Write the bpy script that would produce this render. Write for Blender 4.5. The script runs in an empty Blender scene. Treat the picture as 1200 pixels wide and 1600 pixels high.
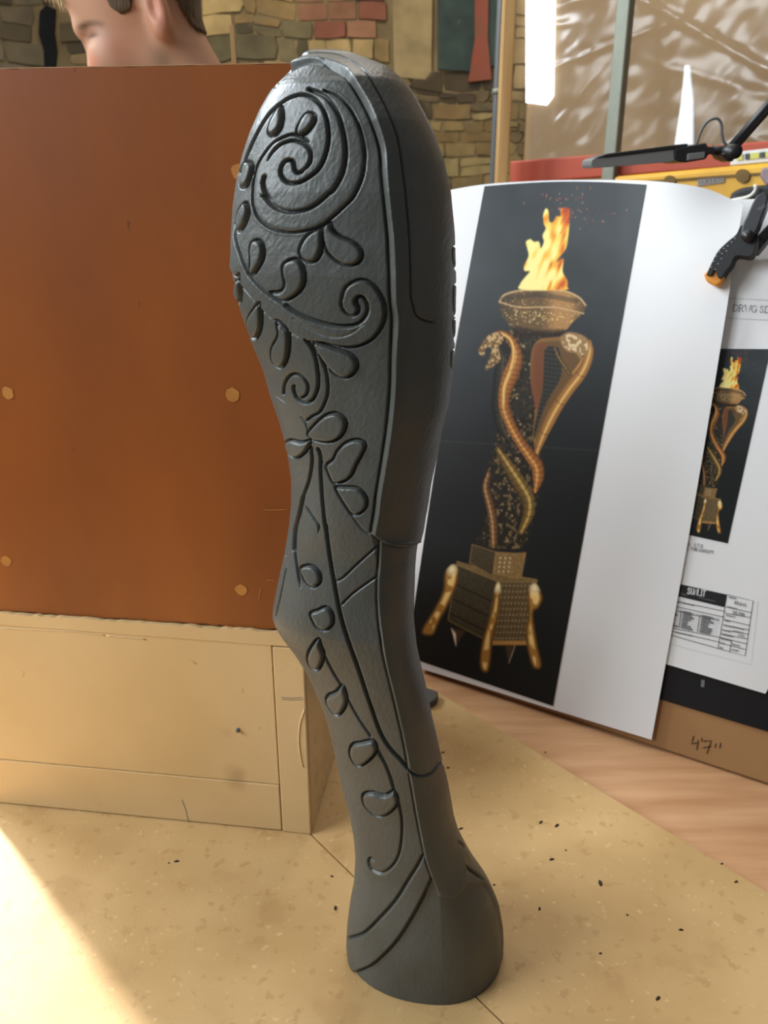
import bpy, bmesh, math, random
import numpy as np
from mathutils import Vector

random.seed(7); RNG = np.random.default_rng(7)
SC = bpy.context.scene
COL = SC.collection
PI = math.pi

# ------------------------------------------------------------------ camera
FPX = 1300.0; CAMH = 0.63; PITCH = math.atan(510 / 1300.0)
cam_d = bpy.data.cameras.new('camera'); cam_d.sensor_fit = 'VERTICAL'; cam_d.sensor_height = 36.0
cam_d.lens = FPX / 1600.0 * 36.0; cam_d.clip_start = 0.02
cam_d.dof.use_dof = True; cam_d.dof.focus_distance = 0.58; cam_d.dof.aperture_fstop = 13.0
cam = bpy.data.objects.new('camera', cam_d); COL.objects.link(cam)
cam.location = (0, 0, CAMH); cam.rotation_euler = (PI / 2 - PITCH, 0, 0)
SC.camera = cam
# ------------------------------------------------------------------ world and lights
w = bpy.data.worlds.new('world'); SC.world = w; w.use_nodes = True
bg = w.node_tree.nodes['Background']; bg.inputs[0].default_value = (0.92, 0.93, 0.95, 1); bg.inputs[1].default_value = 0.19


def look(o, target):
    d = Vector(target) - Vector(o.location)
    o.rotation_euler = d.to_track_quat('-Z', 'Y').to_euler()


def area(name, loc, target, sx, sy, power, color):
    l = bpy.data.lights.new(name, 'AREA'); l.shape = 'RECTANGLE'; l.size = sx; l.size_y = sy
    l.energy = power; l.color = color
    o = bpy.data.objects.new(name, l); COL.objects.link(o); o.location = loc; look(o, target)
    return o


area('window_daylight', (-2.1, 0.05, 1.55), (0.0, 0.6, 0.35), 1.3, 1.2, 74, (0.86, 0.94, 1.0))
area('rear_left_fill', (-1.7, 1.75, 1.95), (0.0, 0.55, 0.6), 0.9, 0.7, 62, (0.86, 0.94, 1.0))  # unseen lamp added to brighten the leg's upper left side
area('overhead_light', (0.2, 1.5, 2.6), (0.1, 0.9, 0.0), 0.5, 2.4, 15, (1.0, 0.93, 0.84))  # unseen warm area light overhead
area('rear_fill_light', (-0.3, 2.2, 2.6), (-0.1, 3.3, 0.8), 1.8, 0.4, 34, (1.0, 0.92, 0.78))  # unseen lamp added to light the rear of the room
sp = bpy.data.lights.new('low_sunbeam', 'SPOT'); sp.energy = 1300; sp.color = (1.0, 0.97, 0.93)
sp.spot_size = math.radians(17); sp.spot_blend = 0.6; sp.shadow_soft_size = 0.10
so = bpy.data.objects.new('low_sunbeam', sp); COL.objects.link(so); so.location = (-2.08, 2.49, 1.8)
look(so, (-0.52, 0.50, 0.0))
SC.view_settings.view_transform = 'Standard'; SC.view_settings.look = 'None'
SC.view_settings.gamma = 1.0; SC.view_settings.use_curve_mapping = False
SC.view_settings.exposure = 0.0

# ------------------------------------------------------------------ pixel -> point helpers
F_ = np.array([0, math.cos(PITCH), -math.sin(PITCH)]); U_ = np.array([0, math.sin(PITCH), math.cos(PITCH)])
R_ = np.array([1.0, 0, 0]); C_ = np.array([0, 0, CAMH])


def ray(x, y):
    x = np.asarray(x, float); y = np.asarray(y, float)
    return F_ + R_ * ((x - 600) / FPX)[..., None] + U_ * ((800 - y) / FPX)[..., None]


def ground(x, y, z=0.0):
    d = ray(x, y); return C_ + d * ((z - CAMH) / d[..., 2])[..., None]


def at_depth(x, y, Y):
    d = ray(x, y); return C_ + d * (Y / d[..., 1])[..., None]


def on_plane(x, y, P, N):
    d = ray(x, y); return C_ + d * (((P - C_) @ N) / (d @ N))[..., None]


def project(P):
    v = P - C_; ww = v @ F_
    return 600 + FPX * (v @ R_) / ww, 800 - FPX * (v @ U_) / ww


def smooth_line(pts, step=2.0, closed=False):
    p = np.array(pts, float)
    if len(p) < 3: closed = False
    q = np.vstack([p[-1], p, p[0], p[1]]) if closed else np.vstack([2 * p[0] - p[1], p, 2 * p[-1] - p[-2]])
    out = []
    for i in range(1, len(q) - 2):
        a, b, c, d = q[i - 1], q[i], q[i + 1], q[i + 2]
        n = max(2, int(np.linalg.norm(c - b) / step))
        t = np.linspace(0, 1, n, endpoint=False)[:, None]
        out.append(0.5 * (2 * b + (c - a) * t + (2 * a - 5 * b + 4 * c - d) * t * t + (3 * b - a - 3 * c + d) * t ** 3))
    r = np.vstack(out)
    return np.vstack([r, r[0] if closed else p[-1]])


def inside(poly, X, Y):
    p = np.asarray(poly, float); r = np.zeros(X.shape, bool); j = len(p) - 1
    for i in range(len(p)):
        xi, yi = p[i]; xj, yj = p[j]
        if yi != yj:
            r ^= ((yi > Y) != (yj > Y)) & (X < (xj - xi) * (Y - yi) / (yj - yi) + xi)
        j = i
    return r


def pdist(line, X, Y):
    """distance, arclength and signed side of the nearest point on a polyline"""
    p = np.asarray(line, float); D = np.full(X.shape, 1e9); S = np.zeros(X.shape); SG = np.ones(X.shape); acc = 0.0
    for a, b in zip(p[:-1], p[1:]):
        ab = b - a; L = math.hypot(*ab)
        if L < 1e-9: continue
        t = np.clip(((X - a[0]) * ab[0] + (Y - a[1]) * ab[1]) / (L * L), 0, 1)
        dx = X - a[0] - t * ab[0]; dy = Y - a[1] - t * ab[1]; d = np.hypot(dx, dy); m = d < D
        D = np.where(m, d, D); S = np.where(m, acc + t * L, S)
        SG = np.where(m, np.sign(ab[0] * dy - ab[1] * dx), SG); acc += L
    return D, S, SG, acc


def srgb(r, g, b):
    def f(c):
        c /= 255.0
        return c / 12.92 if c <= 0.04045 else ((c + 0.055) / 1.055) ** 2.4
    return (f(r), f(g), f(b))


def sstep(a, b, x):
    t = np.clip((x - a) / (b - a), 0, 1); return t * t * (3 - 2 * t)


def vnoise(X, Y, s, seed=0):
    r = np.random.default_rng(seed); g = r.random((128, 128))
    x = X / s; y = Y / s; xi = np.floor(x).astype(int); yi = np.floor(y).astype(int); fx = x - xi; fy = y - yi
    fx = fx * fx * (3 - 2 * fx); fy = fy * fy * (3 - 2 * fy)
    G = lambda i, j: g[j % 128, i % 128]
    return (G(xi, yi) * (1 - fx) + G(xi + 1, yi) * fx) * (1 - fy) + (G(xi, yi + 1) * (1 - fx) + G(xi + 1, yi + 1) * fx) * fy

# ------------------------------------------------------------------ materials


def material(name, color, rough=0.6, spec=0.4, metal=0.0, var=0.0, scale=8.0, stretch=(1, 1, 1), color2=None,
             bump=0.0, bscale=60.0, detail=5.0, emit=None, attr=None, spots=None, rvar=0.0, coat=0.0):
    m = bpy.data.materials.new(name); m.use_nodes = True; nt = m.node_tree; b = nt.nodes['Principled BSDF']
    b.inputs['Roughness'].default_value = rough; b.inputs['Specular IOR Level'].default_value = spec
    b.inputs['Metallic'].default_value = metal; b.inputs['Coat Weight'].default_value = coat
    b.inputs['Coat Roughness'].default_value = 0.25
    N = nt.nodes.new; L = nt.links.new
    col = None
    if attr:
        a = N('ShaderNodeAttribute'); a.attribute_name = attr; col = a.outputs['Color']
        L(col, b.inputs['Base Color'])
    else:
        b.inputs['Base Color'].default_value = (*color, 1)
    tc = N('ShaderNodeTexCoord'); mp = N('ShaderNodeMapping'); mp.inputs['Scale'].default_value = stretch
    L(tc.outputs['Object'], mp.inputs['Vector'])
    if var > 0 or color2:
        nz = N('ShaderNodeTexNoise'); nz.inputs['Scale'].default_value = scale; nz.inputs['Detail'].default_value = detail
        L(mp.outputs['Vector'], nz.inputs['Vector'])
        c2 = color2 or tuple(c * (1 - var) for c in color)
        mx = N('ShaderNodeMix'); mx.data_type = 'RGBA'
        rp = N('ShaderNodeMapRange'); rp.inputs[1].default_value = 0.33; rp.inputs[2].default_value = 0.67
        L(nz.outputs['Fac'], rp.inputs[0]); L(rp.outputs[0], mx.inputs['Factor'])
        if col is not None:
            mx.inputs[6].default_value = (1, 1, 1, 1); mx.inputs[7].default_value = (1 - var,) * 3 + (1,)
            ml = N('ShaderNodeMix'); ml.data_type = 'RGBA'; ml.blend_type = 'MULTIPLY'; ml.inputs['Factor'].default_value = 1
            L(col, ml.inputs[6]); L(mx.outputs[2], ml.inputs[7]); col = ml.outputs[2]
        else:
            mx.inputs[6].default_value = (*color, 1); mx.inputs[7].default_value = (*c2, 1); col = mx.outputs[2]
        if rvar:
            rr = N('ShaderNodeMapRange'); rr.inputs[1].default_value = 0.3; rr.inputs[2].default_value = 0.7
            rr.inputs[3].default_value = rough - rvar; rr.inputs[4].default_value = rough + rvar
            L(nz.outputs['Fac'], rr.inputs[0]); L(rr.outputs[0], b.inputs['Roughness'])
    for (sc, thr, scol, amt) in (spots or []):
        n2 = N('ShaderNodeTexNoise'); n2.inputs['Scale'].default_value = sc; n2.inputs['Detail'].default_value = 3
        L(mp.outputs['Vector'], n2.inputs['Vector'])
        r2 = N('ShaderNodeMapRange'); r2.inputs[1].default_value = thr; r2.inputs[2].default_value = thr + 0.06; r2.inputs[4].default_value = amt
        L(n2.outputs['Fac'], r2.inputs[0])
        m2 = N('ShaderNodeMix'); m2.data_type = 'RGBA'; m2.inputs[7].default_value = (*scol, 1)
        L(r2.outputs[0], m2.inputs['Factor'])
        if col is not None: L(col, m2.inputs[6])
        else: m2.inputs[6].default_value = (*color, 1)
        col = m2.outputs[2]
    if col is not None: L(col, b.inputs['Base Color'])
    if bump > 0:
        nb = N('ShaderNodeTexNoise'); nb.inputs['Scale'].default_value = bscale; nb.inputs['Detail'].default_value = 6
        L(mp.outputs['Vector'], nb.inputs['Vector'])
        bp = N('ShaderNodeBump'); bp.inputs['Strength'].default_value = bump; bp.inputs['Distance'].default_value = 0.004
        L(nb.outputs['Fac'], bp.inputs['Height']); L(bp.outputs['Normal'], b.inputs['Normal'])
    if emit:
        b.inputs['Emission Color'].default_value = (*emit[0], 1); b.inputs['Emission Strength'].default_value = emit[1]
    return m


M = {}
M['clay'] = material('dark_clay', (0.074, 0.080, 0.074), 0.42, 0.55, var=0.25, scale=35, bump=0.10, bscale=420, stretch=(1, 1, .45), color2=(0.060, 0.063, 0.055))
M['mdf'] = material('mdf', srgb(198, 163, 112), 0.55, 0.35, color2=srgb(178, 142, 90), scale=7, bump=0.06, bscale=300,
                    spots=[(75, 0.60, srgb(168, 130, 82), 0.55), (14, 0.60, srgb(164, 128, 82), 0.3), (120, 0.64, srgb(214, 182, 132), 0.5), (31, 0.70, srgb(140, 108, 68), 0.35), (52, 0.73, srgb(60, 48, 36), 0.8)])
M['table'] = material('pale_wood', srgb(206, 160, 118), 0.5, 0.4, color2=srgb(184, 134, 92), scale=5, stretch=(1.2, 9, 1), bump=0.04, bscale=90)
M['table_edge'] = material('table_edge', srgb(170, 130, 90), 0.6, 0.3, var=0.2)
M['box'] = material('varnished_box', srgb(214, 184, 138), 0.30, 0.5, color2=srgb(198, 166, 116), scale=4, bump=0.03, bscale=40,
                    spots=[(9, 0.66, srgb(150, 120, 82), 0.45), (45, 0.75, srgb(60, 48, 34), 0.8)], rvar=0.08)
M['box_edge'] = material('box_edge', srgb(188, 156, 108), 0.5, 0.3, var=0.25, scale=30, bump=0.1)
M['hardboard'] = material('brown_hardboard', srgb(146, 80, 30), 0.38, 0.45, color2=srgb(122, 62, 18), scale=6, stretch=(1, 1, 0.5), bump=0.03, bscale=60,
                          spots=[(70, 0.74, srgb(60, 30, 10), 0.8)], rvar=0.06)
M['hardboard_edge'] = material('hardboard_edge', srgb(190, 150, 110), 0.7, 0.2, var=0.3, scale=60)
M['filler'] = material('filler', srgb(184, 122, 56), 0.45, 0.4, var=0.2, scale=60)
M['paper'] = material('white_paper', (0.80, 0.80, 0.80), 0.5, 0.3, var=0.03, scale=4)
M['print'] = material('printed_ink', (0.1, 0.1, 0.1), 0.45, 0.22, attr='Col')
M['ink'] = material('black_ink', (0.015, 0.015, 0.017), 0.5, 0.3)
M['ink_grey'] = material('grey_ink', (0.16, 0.16, 0.17), 0.5, 0.3)
M['ink_light'] = material('light_ink', (0.45, 0.45, 0.46), 0.5, 0.3)
M['ink_white'] = material('white_print', (0.75, 0.75, 0.75), 0.5, 0.3)
M['marker'] = material('marker_ink', srgb(52, 36, 26), 0.5, 0.3)
M['panel'] = material('brown_panel', srgb(168, 128, 84), 0.6, 0.3, color2=srgb(150, 110, 70), scale=5, bump=0.05)
M['black_card'] = material('black_card', (0.008, 0.008, 0.009), 0.6, 0.25)
M['plastic_black'] = material('black_plastic', (0.018, 0.018, 0.02), 0.42, 0.5, spots=[(45, 0.62, (0.16, 0.16, 0.17), 0.55)])
M['rubber_black'] = material('black_rubber', (0.012, 0.012, 0.013), 0.6, 0.4)
M['speck'] = material('pale_speck', (0.35, 0.36, 0.38), 0.4, 0.5)
M['orange'] = material('orange_plastic', srgb(232, 150, 40), 0.45, 0.45, var=0.1)
M['lamp_grey'] = material('lamp_grey', (0.20, 0.20, 0.19), 0.45, 0.5, var=0.12)
M['black_metal'] = material('black_metal', (0.014, 0.014, 0.014), 0.4, 0.5)
M['red'] = material('red_paint', srgb(176, 74, 48), 0.5, 0.4, var=0.15, scale=6)
M['yellow'] = material('yellow_plastic', srgb(222, 170, 40), 0.42, 0.45, color2=srgb(200, 146, 26), scale=8)
M['galv'] = material('galvanised_steel', srgb(132, 136, 122), 0.5, 0.5, metal=0.2, var=0.15, scale=20)
M['timber'] = material('timber', srgb(196, 160, 108), 0.65, 0.3, color2=srgb(172, 132, 82), scale=4, stretch=(12, 12, 0.7))
M['pipe'] = material('grey_pipe', srgb(96, 98, 98), 0.5, 0.4, var=0.15)
M['cord_white'] = material('white_cord', (0.78, 0.76, 0.7), 0.6, 0.3)
M['pad'] = material('grey_foam', srgb(84, 80, 76), 0.7, 0.3, var=0.15)
M['skin'] = material('skin', (0.6, 0.35, 0.25), 0.5, 0.35, attr='Col')
M['hair'] = material('brown_hair', srgb(98, 80, 60), 0.6, 0.3, color2=srgb(74, 60, 44), scale=60, stretch=(3, 3, 0.6), bump=0.4, bscale=120)
M['blond'] = material('blond_hair', srgb(206, 186, 148), 0.5, 0.35, var=0.2, scale=60)
M['shirt'] = material('shirt', (0.05, 0.06, 0.08), 0.85, 0.2, var=0.15)
M['trousers'] = material('trousers', (0.03, 0.035, 0.05), 0.9, 0.2, var=0.2)
M['shoe'] = material('shoe', (0.03, 0.025, 0.02), 0.6, 0.3)
M['wall'] = material('old_mortar', srgb(128, 110, 78), 0.95, 0.1, color2=srgb(84, 70, 50), scale=3, bump=0.8, bscale=12)
M['tanwall'] = material('tan_plaster', srgb(172, 146, 112), 0.9, 0.1, color2=srgb(138, 112, 80), scale=2.2, bump=0.3, bscale=8)
M['floor'] = material('concrete', srgb(110, 104, 96), 0.8, 0.2, var=0.25, scale=3, bump=0.2)
M['steel'] = material('level_body', srgb(208, 208, 206), 0.4, 0.5, var=0.05)
M['vial'] = material('green_vial', srgb(196, 196, 96), 0.2, 0.5)
M['label_grey'] = material('grey_label', srgb(150, 140, 130), 0.5, 0.4, var=0.1)
M['label_dark'] = material('dark_badge', srgb(120, 92, 44), 0.6, 0.3, var=0.3, scale=40)
M['stripe_glow'] = material('white_stripe_glow', (1, 1, 1), 0.5, emit=((0.88, 0.93, 1.0), 5.0))  # emission for the added bright stripe behind the plastic sheet
M['stripe_glow_dim'] = material('pale_stripe_glow', (1, 1, 1), 0.5, emit=((0.66, 0.82, 1.0), 0.62))  # weaker, bluer emission for the second added stripe

# ------------------------------------------------------------------ mesh helpers


def put(name, V, Fc, mat, parent=None, smooth=False, normals=None):
    me = bpy.data.meshes.new(name)
    if isinstance(Fc, np.ndarray):
        V = np.asarray(V, np.float32); k = Fc.shape[1]; n = len(Fc)
        me.vertices.add(len(V)); me.vertices.foreach_set('co', V.ravel())
        me.loops.add(n * k); me.loops.foreach_set('vertex_index', Fc.astype(np.int32).ravel())
        me.polygons.add(n); me.polygons.foreach_set('loop_start', np.arange(0, n * k, k, dtype=np.int32))
        me.update(calc_edges=True)
    else:
        me.from_pydata([tuple(v) for v in V], [], Fc); me.update()
    if smooth: me.polygons.foreach_set('use_smooth', np.ones(len(me.polygons), bool))
    if normals is not None: me.normals_split_custom_set_from_vertices(normals)
    if mat: me.materials.append(mat)
    o = bpy.data.objects.new(name, me); COL.objects.link(o)
    if parent: o.parent = parent
    return o


def colour_attr(o, C):
    a = o.data.color_attributes.new('Col', 'FLOAT_COLOR', 'POINT')
    C4 = np.ones((len(C), 4), np.float32); C4[:, :3] = C
    a.data.foreach_set('color', C4.ravel())


def empty(name, label, cat, group=None, kind=None):
    o = bpy.data.objects.new(name, None); COL.objects.link(o); o.empty_display_size = 0.05
    return tag(o, label, cat, group, kind)


def tag(o, label=None, cat=None, group=None, kind=None):
    if label: o['label'] = label
    if cat: o['category'] = cat
    if group: o['group'] = group
    if kind: o['kind'] = kind
    return o


def grid_faces(nr, nc, wrap=False):
    r = np.arange(nr - 1)[:, None]; c = np.arange(nc if wrap else nc - 1)[None, :]; c2 = (c + 1) % nc
    a = r * nc + c; b = r * nc + c2; d = (r + 1) * nc + c2; e = (r + 1) * nc + c
    return np.stack([a, b, d, e], -1).reshape(-1, 4)


def slab_data(poly, thick):
    """closed prism: poly = list of 3D points (front face), thick = 3D offset vector to the back"""
    n = len(poly); V = [np.array(p) for p in poly] + [np.array(p) + thick for p in poly]
    Fc = [list(range(n)), list(range(2 * n - 1, n - 1, -1))] + [[j, i, i + n, j + n] for i, j in ((k, (k + 1) % n) for k in range(n))]
    return V, Fc


def fix_normals(o):
    bm = bmesh.new(); bm.from_mesh(o.data); bmesh.ops.recalc_face_normals(bm, faces=bm.faces[:]); bm.to_mesh(o.data); bm.free()
    return o


def bevel(o, wdt, seg=2, angle=0.6):
    bm = bmesh.new(); bm.from_mesh(o.data); bmesh.ops.recalc_face_normals(bm, faces=bm.faces[:])
    ed = [e for e in bm.edges if len(e.link_faces) == 2 and e.calc_face_angle(0) > angle]
    bmesh.ops.bevel(bm, geom=ed, offset=wdt, segments=seg, affect='EDGES', profile=0.5, clamp_overlap=True)
    bm.to_mesh(o.data); bm.free(); return o


def slab(name, poly, thick, mat, parent=None, bev=0.0):
    o = put(name, *slab_data(poly, np.asarray(thick, float)), mat, parent)
    return bevel(o, bev) if bev else fix_normals(o)


def box(name, c, size, mat, parent=None, bev=0.0, rz=0.0, axes=None):
    c = np.asarray(c, float); h = np.asarray(size, float) / 2
    A = np.asarray(axes, float) if axes is not None else np.array([[math.cos(rz), math.sin(rz), 0], [-math.sin(rz), math.cos(rz), 0], [0, 0, 1]])
    q = [c - A[0] * h[0] + s * A[1] * h[1] + t * A[2] * h[2] for s, t in ((-1, -1), (1, -1), (1, 1), (-1, 1))]
    return slab(name, q, A[0] * 2 * h[0], mat, parent, bev)


def tube_data(pts, rad, n=12, cap=True, flat=1.0):
    P = np.asarray(pts, float); k = len(P); rad = np.broadcast_to(np.asarray(rad, float), (k,))
    T = np.gradient(P, axis=0); T /= np.linalg.norm(T, axis=1)[:, None]
    up = np.array([0, 0, 1.0]) if abs(T[0][2]) < 0.9 else np.array([0, 1.0, 0])
    V = []; a = np.linspace(0, 2 * PI, n, endpoint=False); u = np.cross(T[0], up)
    for i in range(k):
        u = u - T[i] * (u @ T[i]); u /= np.linalg.norm(u); v = np.cross(T[i], u)
        V.append(P[i] + rad[i] * (np.cos(a)[:, None] * u + flat * np.sin(a)[:, None] * v))
    V = np.vstack(V); Fc = grid_faces(k, n, True).tolist()
    if cap: Fc += [list(range(n - 1, -1, -1)), list(range((k - 1) * n, k * n))]
    return V, Fc


def tube(name, pts, rad, mat, parent=None, n=12, flat=1.0):
    V, Fc = tube_data(pts, rad, n, True, flat); return fix_normals(put(name, V, Fc, mat, parent, smooth=True))


def merge(parts):
    V = []; Fc = []; k = 0
    for v, f in parts:
        V += list(v); Fc += [[i + k for i in g] for g in f]; k += len(v)
    return V, Fc


def ribbons(strokes, wdt, place):
    """flat ink strokes: strokes = list of 2D polylines, place(x, y) -> 3D"""
    V = []; Fc = []
    for s in strokes:
        p = np.array(s, float)
        T = np.gradient(p, axis=0); T /= np.maximum(np.linalg.norm(T, axis=1), 1e-9)[:, None]
        Nn = np.stack([-T[:, 1], T[:, 0]], 1) * wdt / 2
        ext = p.copy(); ext[0] -= T[0] * wdt * .4; ext[-1] += T[-1] * wdt * .4
        k = len(V)
        for a, b in zip(ext + Nn, ext - Nn): V += [place(*a), place(*b)]
        Fc += [[k + 2 * i, k + 2 * i + 1, k + 2 * i + 3, k + 2 * i + 2] for i in range(len(p) - 1)]
    return V, Fc

# ------------------------------------------------------------------ the room
FLZ = -0.80
o = box('floor', (0, 1.2, FLZ - 0.05), (7, 7, 0.1), M['floor']); tag(o, kind='structure')
WY = 3.4
o = box('wall_back', (-1.35, WY + 0.15, 0.9), (4.3, 0.3, 3.4), M['wall']); tag(o, kind='structure'); WALL = o


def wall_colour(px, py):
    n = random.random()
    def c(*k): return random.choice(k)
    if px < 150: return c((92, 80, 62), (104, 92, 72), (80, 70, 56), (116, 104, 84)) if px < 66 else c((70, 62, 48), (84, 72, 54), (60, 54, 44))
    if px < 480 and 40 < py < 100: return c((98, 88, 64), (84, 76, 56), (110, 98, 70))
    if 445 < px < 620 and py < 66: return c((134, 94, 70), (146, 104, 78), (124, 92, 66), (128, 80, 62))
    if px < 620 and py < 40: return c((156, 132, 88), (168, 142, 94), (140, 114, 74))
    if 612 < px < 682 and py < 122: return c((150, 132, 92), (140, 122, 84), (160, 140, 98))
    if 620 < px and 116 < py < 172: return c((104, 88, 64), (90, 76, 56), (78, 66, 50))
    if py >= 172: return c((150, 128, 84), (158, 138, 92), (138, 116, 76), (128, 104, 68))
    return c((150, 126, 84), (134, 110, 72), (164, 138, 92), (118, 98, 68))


stone_mats = {}
def stone_mat(c):
    if c not in stone_mats:
        stone_mats[c] = material('stone_%d' % len(stone_mats), srgb(*c), 0.95, 0.1, color2=srgb(*(int(v * .8) for v in c)), scale=9, bump=0.5, bscale=30, spots=[(7, 0.58, srgb(104, 92, 66), .5)])
    return stone_mats[c]


nst = 0; rest = []
wave = lambda x, z: .012 * math.sin(x * 5 + z * 9) + .008 * math.sin(x * 13 + 2 * z)
z = 0.50
while z < 1.46:
    hgt = random.choice((.038, .05, .062, .078)); x = -1.75 + random.uniform(0, 0.08)
    while x < 0.60:
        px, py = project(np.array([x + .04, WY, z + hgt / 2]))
        isbrick = (440 < px < 640 and py < 70)
        wd = random.uniform(.10, .13) if isbrick else random.choice((.045, .06, .08, .11, .14)) * random.uniform(.85, 1.15)
        lo, hi = 0.0, 1.0
        if not isbrick and random.random() < .25: lo, hi = random.choice(((0, .52), (0, .52)))
        for lo, hi in (((lo, hi),) if hi == 1 else ((0, .48), (.52, 1))):
            j_ = .004 if isbrick else .011
            x0, x1, z0, z1 = x + .001, x + wd - .002, z + hgt * lo + .001, z + hgt * hi - .002
            if lo > 0: x0 -= .003
            cs = [(x0, z0), ((x0 + x1) / 2, z0 - .002), (x1, z0), (x1 + .002, (z0 + z1) / 2), (x1, z1), ((x0 + x1) / 2, z1 + .002), (x0, z1), (x0 - .002, (z0 + z1) / 2)]
            pts = [(a + random.uniform(-j_, j_) * .55, b + random.uniform(-j_, j_) * .45 + wave(a, b)) for a, b in cs]
            n = len(pts); mx_, mz_ = np.mean(pts, 0); dep = random.uniform(0.002, 0.011)
            V = [(a, WY + 0.01, b) for a, b in pts] + [(a * .93 + .07 * mx_, WY - dep, b * .93 + .07 * mz_) for a, b in pts]
            Fc = [[i, (i + 1) % n, (i + 1) % n + n, i + n] for i in range(n)] + [list(range(n, 2 * n))]
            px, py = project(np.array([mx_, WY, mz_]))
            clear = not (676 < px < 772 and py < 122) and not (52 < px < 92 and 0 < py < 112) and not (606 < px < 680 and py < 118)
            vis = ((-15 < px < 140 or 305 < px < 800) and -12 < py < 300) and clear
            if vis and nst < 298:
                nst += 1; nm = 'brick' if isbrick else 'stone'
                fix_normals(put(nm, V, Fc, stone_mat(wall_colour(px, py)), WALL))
            elif clear: rest.append((V, Fc))
        x += wd + random.uniform(0.0, 0.004)
    z += hgt + random.uniform(0.0, 0.004)
o = fix_normals(put('rough_stonework', *merge(rest), stone_mat((126, 106, 74)), WALL)); tag(o, kind='stuff')
# painted recess with a red painted strip, and a flat dark patch on the wall


def wallquad(name, px, Yd, mat, thick=0.03, parent=None):
    return slab(name, [at_depth(a, b, Yd) for a, b in px], (0, thick, 0), mat, parent)


gm = material('green_paint', srgb(50, 62, 54), 0.7, 0.25, color2=srgb(36, 46, 42), scale=12, bump=.3, bscale=20, spots=[(14, 0.62, srgb(110, 104, 76), .6)])
rm = material('faded_red_paint', srgb(132, 62, 48), 0.85, 0.15, color2=srgb(112, 70, 52), scale=10, bump=.4, bscale=20)
dk = material('dark_patch', srgb(32, 32, 34), 0.95, 0.05, var=.3)
wallquad('painted_panel', [(684, -60), (782, -60), (778, 100), (742, 112), (684, 108)], WY - 0.012, gm, 0.05, WALL)
wallquad('painted_strip', [(742, -60), (764, -60), (762, 60), (768, 124), (732, 128), (742, 60)], WY - 0.02, rm, 0.05, WALL)
wallquad('wall_dark_patch', [(62, 18), (72, 8), (86, 14), (84, 50), (88, 80), (84, 120), (70, 120), (68, 78), (60, 52)], WY - 0.012, dk, 0.05, WALL)
wallquad('plaster_column', [(612, -60), (676, -60), (674, 112), (664, 124), (616, 120)], WY - 0.01, material('pale_plaster', srgb(150, 130, 92), .95, .1, var=.4, scale=9, bump=.6, bscale=16), 0.05, WALL)
# right-hand tan wall, running toward the viewer
A0 = np.array([0.52, 3.36]); A1 = np.array([2.4, 1.5]); tw = (A1 - A0) / np.linalg.norm(A1 - A0); nw = np.array([tw[1], -tw[0]])
if nw @ A0 > 0: nw = -nw
TW = np.array([*tw, 0]); NW = np.array([*nw, 0]); PW = np.array([*A0, 0])
o = slab('wall_right', [PW + TW * a + np.array([0, 0, b]) for a, b in ((0, FLZ), (2.7, FLZ), (2.7, 2.6), (0, 2.6))], -NW * 0.15, M['tanwall']); tag(o, kind='structure')


def wallpix(pts, off): return [on_plane(np.array(a), np.array(b), PW + NW * off, NW) for a, b in pts]


o = slab('glow_stripe_1', wallpix([(822, -60), (866, -60), (862, 150), (852, 164), (822, 160)], 0.012), NW * -0.02, M['stripe_glow']); tag(o, kind='structure')  # glowing slab added to give the bright stripe in the plastic sheet
o = slab('glow_stripe_2', wallpix([(1070, 102), (1076, 102), (1082, 160), (1082, 226), (1054, 226), (1064, 160)], 0.012), NW * -0.02, M['stripe_glow_dim']); tag(o, kind='structure')  # narrow glowing slab added for the second bright stripe

# ------------------------------------------------------------------ storage rack with red beam, posts, plastic sheet
B0 = np.array([0.33, 2.28]); B1 = np.array([1.02, 1.72]); tb = (B1 - B0) / np.linalg.norm(B1 - B0); TB = np.array([*tb, 0]); NB = np.array([tb[1], -tb[0], 0])
if NB[:2] @ B0 > 0: NB = -NB
PB = np.array([*B0, 0])
rack = empty('storage_rack', 'storage rack with red crossbeam and grey steel upright behind the white print', 'rack')


def rk(x, y, off=0.0): return on_plane(np.array(float(x)), np.array(float(y)), PB + NB * off, NB)


slab('crossbeam', [rk(796, 252), rk(1215, 219), rk(1400, 204), rk(1400, 250), rk(1215, 256), rk(796, 288)], -NB * 0.05, M['red'], rack, 0.004)
for xa, xb, ya, yb in ((955, 975, 956, 968),):
    p0 = rk(955, 100, .03); p1 = rk(975, 100, .03); wdt = np.linalg.norm(p1 - p0); c = (p0 + p1) / 2
    slab('upright', [np.array([*(c - TB * wdt / 2)[:2], FLZ]), np.array([*(c + TB * wdt / 2)[:2], FLZ]), np.array([*(c + TB * wdt / 2)[:2], 2.3]), np.array([*(c - TB * wdt / 2)[:2], 2.3])], -NB * 0.03, M['galv'], rack, 0.003)
c2 = c + TB * 0.75
slab('upright', [np.array([*(c2 - TB * .02)[:2], FLZ]), np.array([*(c2 + TB * .02)[:2], FLZ]), np.array([*(c2 + TB * .02)[:2], 2.3]), np.array([*(c2 - TB * .02)[:2], 2.3])], -NB * 0.03, M['galv'], rack, 0.003)
SHZ = 0.40
shf = empty('storage_shelf', 'low shelf board in front of the rack holding the yellow case', 'shelf')
q0 = PB + TB * 0.03; q1 = PB + TB * 1.15
slab('shelf', [np.array([*p[:2], SHZ]) for p in (q0 + NB * .08, q1 + NB * .08, q1 + NB * .42, q0 + NB * .42)], (0, 0, -0.02), M['table_edge'], shf)
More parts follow.
